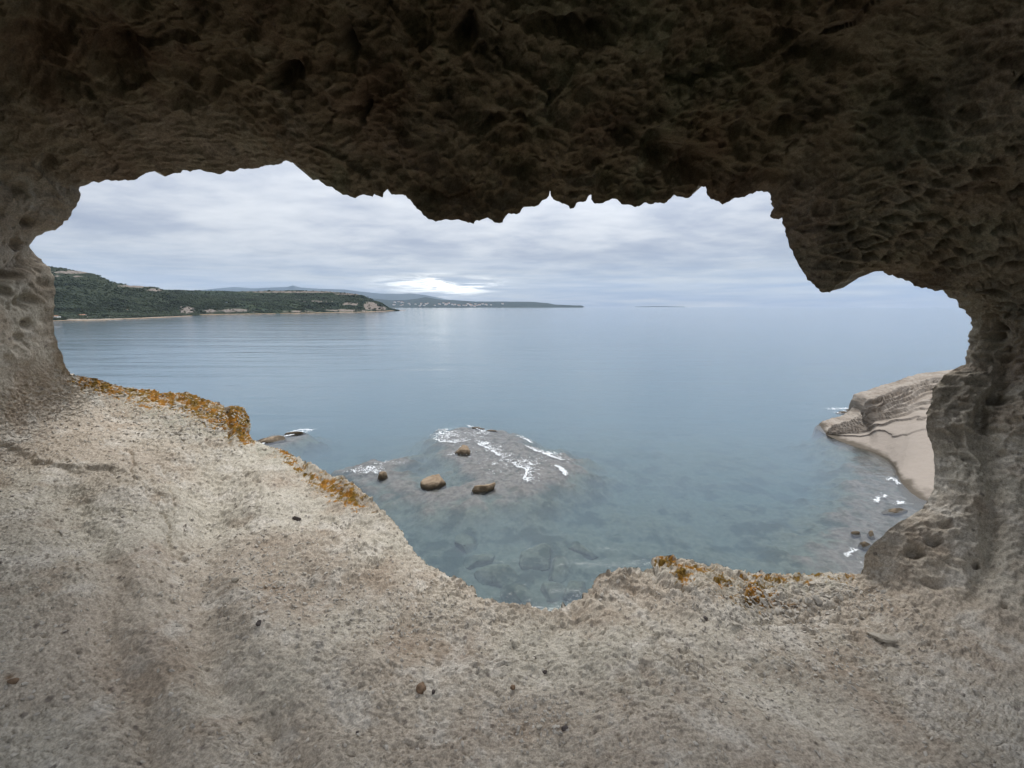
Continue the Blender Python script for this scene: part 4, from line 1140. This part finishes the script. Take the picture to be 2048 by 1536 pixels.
# ------------------------------------------------------------------ far houses
def house_mesh(w, d, h, name='house'):
    """walls, gable roof and a band of windows, a few metres across"""
    e = bpy.data.objects.new(name, None); COL.objects.link(e)
    x, y = w / 2, d / 2
    V = [(-x,-y,-3),(x,-y,-3),(x,y,-3),(-x,y,-3),(-x,-y,h),(x,-y,h),(x,y,h),(-x,y,h),(-x,0,h+d*.22),(x,0,h+d*.22)]
    F4 = np.array([(0,1,5,4),(2,3,7,6),(1,2,6,5),(3,0,4,7)])
    mesh_obj('wall', V, F4, MAT_WHITE, e, smooth=False)
    o = 0.4
    R = [(-x-o,-y-o,h-.05),(x+o,-y-o,h-.05),(x+o,0,h+d*.24),(-x-o,0,h+d*.24),(x+o,y+o,h-.05),(-x-o,y+o,h-.05)]
    mesh_obj('roof', R, np.array([(0,1,2,3),(3,2,4,5)]), MAT_ROOF, e, smooth=False)
    return e
def place_house(src, p, rz, label, group, scale=1.0):
    e = src.copy(); COL.objects.link(e)
    for ch in src.children:
        c = ch.copy(); COL.objects.link(c); c.parent = e
    e.location = p; e.rotation_euler = (0, 0, rz); e.scale = (scale,) * 3
    tag(e, label, 'house', group)
    return e
def land_point(land, px, py):
    V = land[0]
    a, b, f = project(V)
    ok = (land[2] < 1.0)
    d = (a - px) ** 2 + (b - py) ** 2 + np.where(ok, 0, 1e6)
    return V[np.argmin(d)]
src = house_mesh(24, 13, 8)
p = land_point(hill1, 113, 637); src.location = p + np.array([0, 0, 0.0]); src.scale = (.30,) * 3
tag(src, 'small white hut at the very left end of the far beach', 'house')
place_house(src, land_point(hill1, 166, 633), 0.3, 'small white house in the scrub above the far beach', None, .28)
place_house(src, land_point(hill1, 257, 622), -0.2, 'white house higher on the green hillside above the beach', None, .26)
place_house(src, at(769, 617.5, 1450), 0.1, 'pale building on the point at the foot of the second headland', None, 0.9)
rng = np.random.default_rng(77)
town = [(790, 605), (797, 604.5), (803, 605.5), (810, 606), (832, 609), (838, 607.5), (846, 610), (852, 609), (880, 608.5), (885, 609.5), (888, 610), (893, 609), (818, 610), (866, 611)]
town += [(rng.normal(950, 22), rng.normal(611.0, 1.4)) for _ in range(26)] + [(rng.uniform(785, 920), rng.uniform(606, 612.5)) for _ in range(14)]
for i_, (a, b) in enumerate(town):
    place_house(src, land_point(coast, a, min(b, 613.8)) + np.array([rng.normal(0, 25), 0, 1.0]), rng.uniform(-0.6, 0.6), 'tiny white house of the town on the low coast far across the bay', 'houses of the far town', rng.uniform(0.9, 1.6))

# ------------------------------------------------------------------ loose stones and chips on the cave floor
UC, WC, FC = project(CAVE)
FLOOR_I = np.where((W_FLOOR > 0.6) & (rowi > 3) & (UC > -60) & (UC < 2110) & (WC < 1600))[0]
def floor_at(px, py):
    i = FLOOR_I[np.argmin((UC[FLOOR_I] - px) ** 2 + (WC[FLOOR_I] - py) ** 2)]
    n = N0[i]
    if n[2] < 0: n = -n
    return CAVE[i], n, FC[i]
def stone(px, py, wpx, dpx, hpx, rot, seed, mat, label, name='stone', flat=False):
    import bmesh
    p, n, f = floor_at(px, py)
    k = f / FPX
    bm = bmesh.new(); bmesh.ops.create_icosphere(bm, subdivisions=3, radius=1.0)
    V = np.array([v.co[:] for v in bm.verts]); F = np.array([[v.index for v in q.verts] for q in bm.faces]); bm.free()
    r_ = np.random.default_rng(seed)
    for _ in range(9):
        m = r_.normal(size=3); m /= np.linalg.norm(m); d = r_.uniform(0.55, 0.82)
        q = V @ m - d; V = np.where((q > 0)[:, None], V - m * q[:, None], V)
    if flat: V[:, 2] = np.clip(V[:, 2], -0.5, 0.5)
    V = V * (1 + fbm(V * 2.5 + seed, 4, seed=seed)[:, None] * 0.22)
    V = V * np.array([wpx, dpx, hpx]) * 0.5 * k
    c, s = math.cos(rot), math.sin(rot)
    V = np.stack([V[:, 0] * c - V[:, 1] * s, V[:, 0] * s + V[:, 1] * c, V[:, 2]], -1)
    o = mesh_obj(name, V, F, mat, loc=tuple(p + n * hpx * 0.22 * k), smooth=not flat)
    o.rotation_mode = 'QUATERNION'; o.rotation_quaternion = Vector((0, 0, 1)).rotation_difference(Vector(n))
    tag(o, label, 'stone')
stone(1764, 1276, 52, 24, 14, -0.45, 1, MAT_PALE, 'long flat grey stone slab lying on the floor near the right wall', 'stone_slab', True)
stone(1788, 1305, 26, 16, 12, -0.1, 2, MAT_PALE, 'small pale flat stone just in front of the long slab', flat=True)
stone(842, 1382, 21, 22, 27, 0.5, 3, MAT_BROWN, 'brown rough stone standing alone on the floor, largest near the bottom middle')
stone(866, 1386, 8, 8, 9, 0.2, 4, MAT_DARK, 'tiny dark pebble right beside the brown rough stone')
stone(1026, 1379, 12, 10, 12, 0.1, 5, MAT_BROWN, 'small dark brown stone in the middle of the floor')
stone(1130, 1458, 14, 10, 12, 0.1, 6, MAT_DARK, 'dark stone close to the bottom edge, right of the middle')
stone(1080, 1456, 14, 9, 8, 0.3, 7, MAT_PALE, 'grey flat stone close to the bottom edge, left of the dark one', flat=True)
stone(1411, 1239, 10, 9, 9, 0.1, 8, MAT_DARK, 'dark round pebble below the right lichen ledge')
stone(1470, 1250, 16, 12, 9, -0.6, 9, MAT_PALE, 'pale angular chip stone right of the dark round pebble', flat=True)
stone(1070, 1318, 7, 7, 8, 0.0, 10, MAT_DARK, 'lone tiny dark pebble on the pale middle of the floor')
stone(1090, 1345, 12, 9, 8, 0.0, 11, MAT_DARK, 'dark pebble on the pale floor, right of the brown stone')
stone(470, 1162, 16, 13, 11, 0.3, 12, MAT_PALE, 'pale pebble at the left edge of the loose grit')
stone(560, 1170, 18, 14, 12, 0.9, 13, MAT_PALE, 'pale blocky pebble in the middle of the loose grit on the left slope')
stone(517, 1247, 10, 12, 12, 0.2, 14, MAT_DARK, 'dark grey pebble below the loose grit on the left slope')
stone(594, 1040, 18, 12, 12, 0.2, 15, MAT_DARK, 'dark purplish stone high on the left slope near the lip')
stone(572, 1073, 10, 8, 8, 0.2, 16, MAT_PALE, 'white chip on the left slope below the dark purplish stone')
stone(1625, 1167, 16, 10, 7, 0.1, 17, MAT_PALE, 'white flat stone on the right ledge, the left one of two', flat=True)
stone(1643, 1168, 14, 9, 7, -0.2, 18, MAT_PALE, 'white flat stone on the right ledge, the right one of two', flat=True)
stone(1482, 1186, 11, 10, 11, 0.4, 19, MAT_PALE, 'small grey upright pebble on the right lichen ledge')
stone(715, 1466, 6, 6, 8, 0.0, 20, MAT_DARK, 'tiny black pebble near the bottom edge, left of the middle')
stone(27, 1364, 20, 14, 12, 0.0, 21, MAT_BROWN, 'rusty brown lump set in the rock at the left edge')

def chips():
    """loose flakes and grit, thickest in the hollow of the left slope and under the right ledge"""
    rng = np.random.default_rng(5)
    u, w = UC[FLOOR_I], WC[FLOOR_I]
    den = 0.10 + 1.6 * np.exp(-((u - 560) / 130) ** 2 - ((w - 1160) / 75) ** 2) + 1.0 * np.exp(-((u - 800) / 160) ** 2 - ((w - 1230) / 60) ** 2) + 1.3 * np.exp(-((u - 1530) / 100) ** 2 - ((w - 1245) / 30) ** 2) \
        + 0.8 * np.exp(-((u - 1600) / 220) ** 2 - ((w - 1330) / 70) ** 2) + 0.7 * np.exp(-((u - 1060) / 90) ** 2 - ((w - 1430) / 50) ** 2) + 0.6 * np.exp(-((u - 650) / 200) ** 2 - ((w - 1050) / 60) ** 2) + 1.6 * np.exp(-((u - 1560) / 200) ** 2 - ((w - 1195) / 34) ** 2) + 0.8 * np.exp(-((u - 420) / 180) ** 2 - ((w - 850) / 45) ** 2)
    n = 12000
    pick = FLOOR_I[rng.choice(len(FLOOR_I), n, p=den / den.sum())]
    P = CAVE[pick]; N = NALL[pick] * flip
    N = np.where((N[:, 2] < 0)[:, None], -N, N)
    s = 0.0022 + 0.0065 * rng.random(n) ** 3.5
    uu_, ww_ = UC[pick], WC[pick]
    ledge = np.exp(-((uu_ - 1590) / 190) ** 2 - ((ww_ - 1205) / 40) ** 2) + np.exp(-((uu_ - 1240) / 60) ** 2 - ((ww_ - 1165) / 25) ** 2) + np.exp(-((uu_ - 420) / 180) ** 2 - ((ww_ - 850) / 45) ** 2)
    s *= 1 + 1.6 * ledge * rng.random(n)
    ax = rng.normal(size=(n, 3)) * 0.35 + N; ax /= np.linalg.norm(ax, axis=1)[:, None]
    e1 = np.cross(ax, rng.normal(size=(n, 3))); e1 /= np.linalg.norm(e1, axis=1)[:, None]; e2 = np.cross(ax, e1)
    vs = ICO_V[None] * (1 + rng.uniform(-0.35, 0.35, (n, 12, 1)))
    el = rng.uniform(0.7, 1.5, n)[:, None, None]; th = (rng.uniform(0.3, 0.7, n) * (1 - 0.45 * np.clip(ledge, 0, 1)))[:, None, None]
    W = (vs[..., 0:1] * e1[:, None] * el + vs[..., 1:2] * e2[:, None] / el + vs[..., 2:3] * ax[:, None] * th) * s[:, None, None] + (P + N * (s * 0.25)[:, None])[:, None]
    F = (ICO_F[None] + (np.arange(n) * 12)[:, None, None]).reshape(-1, 3)
    stuff(mesh_obj('rock_chips', W.reshape(-1, 3), F, MAT_CHIP, smooth=False), 'loose grit and flakes of rock scattered over the cave floor', 'grit')
chips()

# ------------------------------------------------------------------ sea air
def haze():
    m, g, out = material('haze')
    v = g.node('ShaderNodeVolumePrincipled')
    v.inputs['Density Attribute'].default_value = ''; v.inputs['Temperature Attribute'].default_value = ''; v.inputs['Color Attribute'].default_value = ''
    m.cycles.homogeneous_volume = True
    v.inputs['Color'].default_value = (0.55, 0.73, 1.0, 1); v.inputs['Density'].default_value = 2.9e-5; v.inputs['Anisotropy'].default_value = 0.0
    g.l.new(v.outputs[0], out.inputs['Volume'])
    s = 14000.0
    lo, hi = -15.0, 760.0
    V = [(-s, -100, lo), (s, -100, lo), (s, s, lo), (-s, s, lo), (-s, -100, hi), (s, -100, hi), (s, s, hi), (-s, s, hi)]
    F = np.array([(0, 3, 2, 1), (4, 5, 6, 7), (0, 1, 5, 4), (1, 2, 6, 5), (2, 3, 7, 6), (3, 0, 4, 7)])
    stuff(mesh_obj('haze', V, F, m, smooth=False), 'thin blue sea haze over the bay', 'haze')
haze()
print('TRIS', sum(len(o.data.polygons) * (2 if o.data.polygons and len(o.data.polygons[0].vertices) == 4 else 1) for o in bpy.data.objects if o.type == 'MESH'))
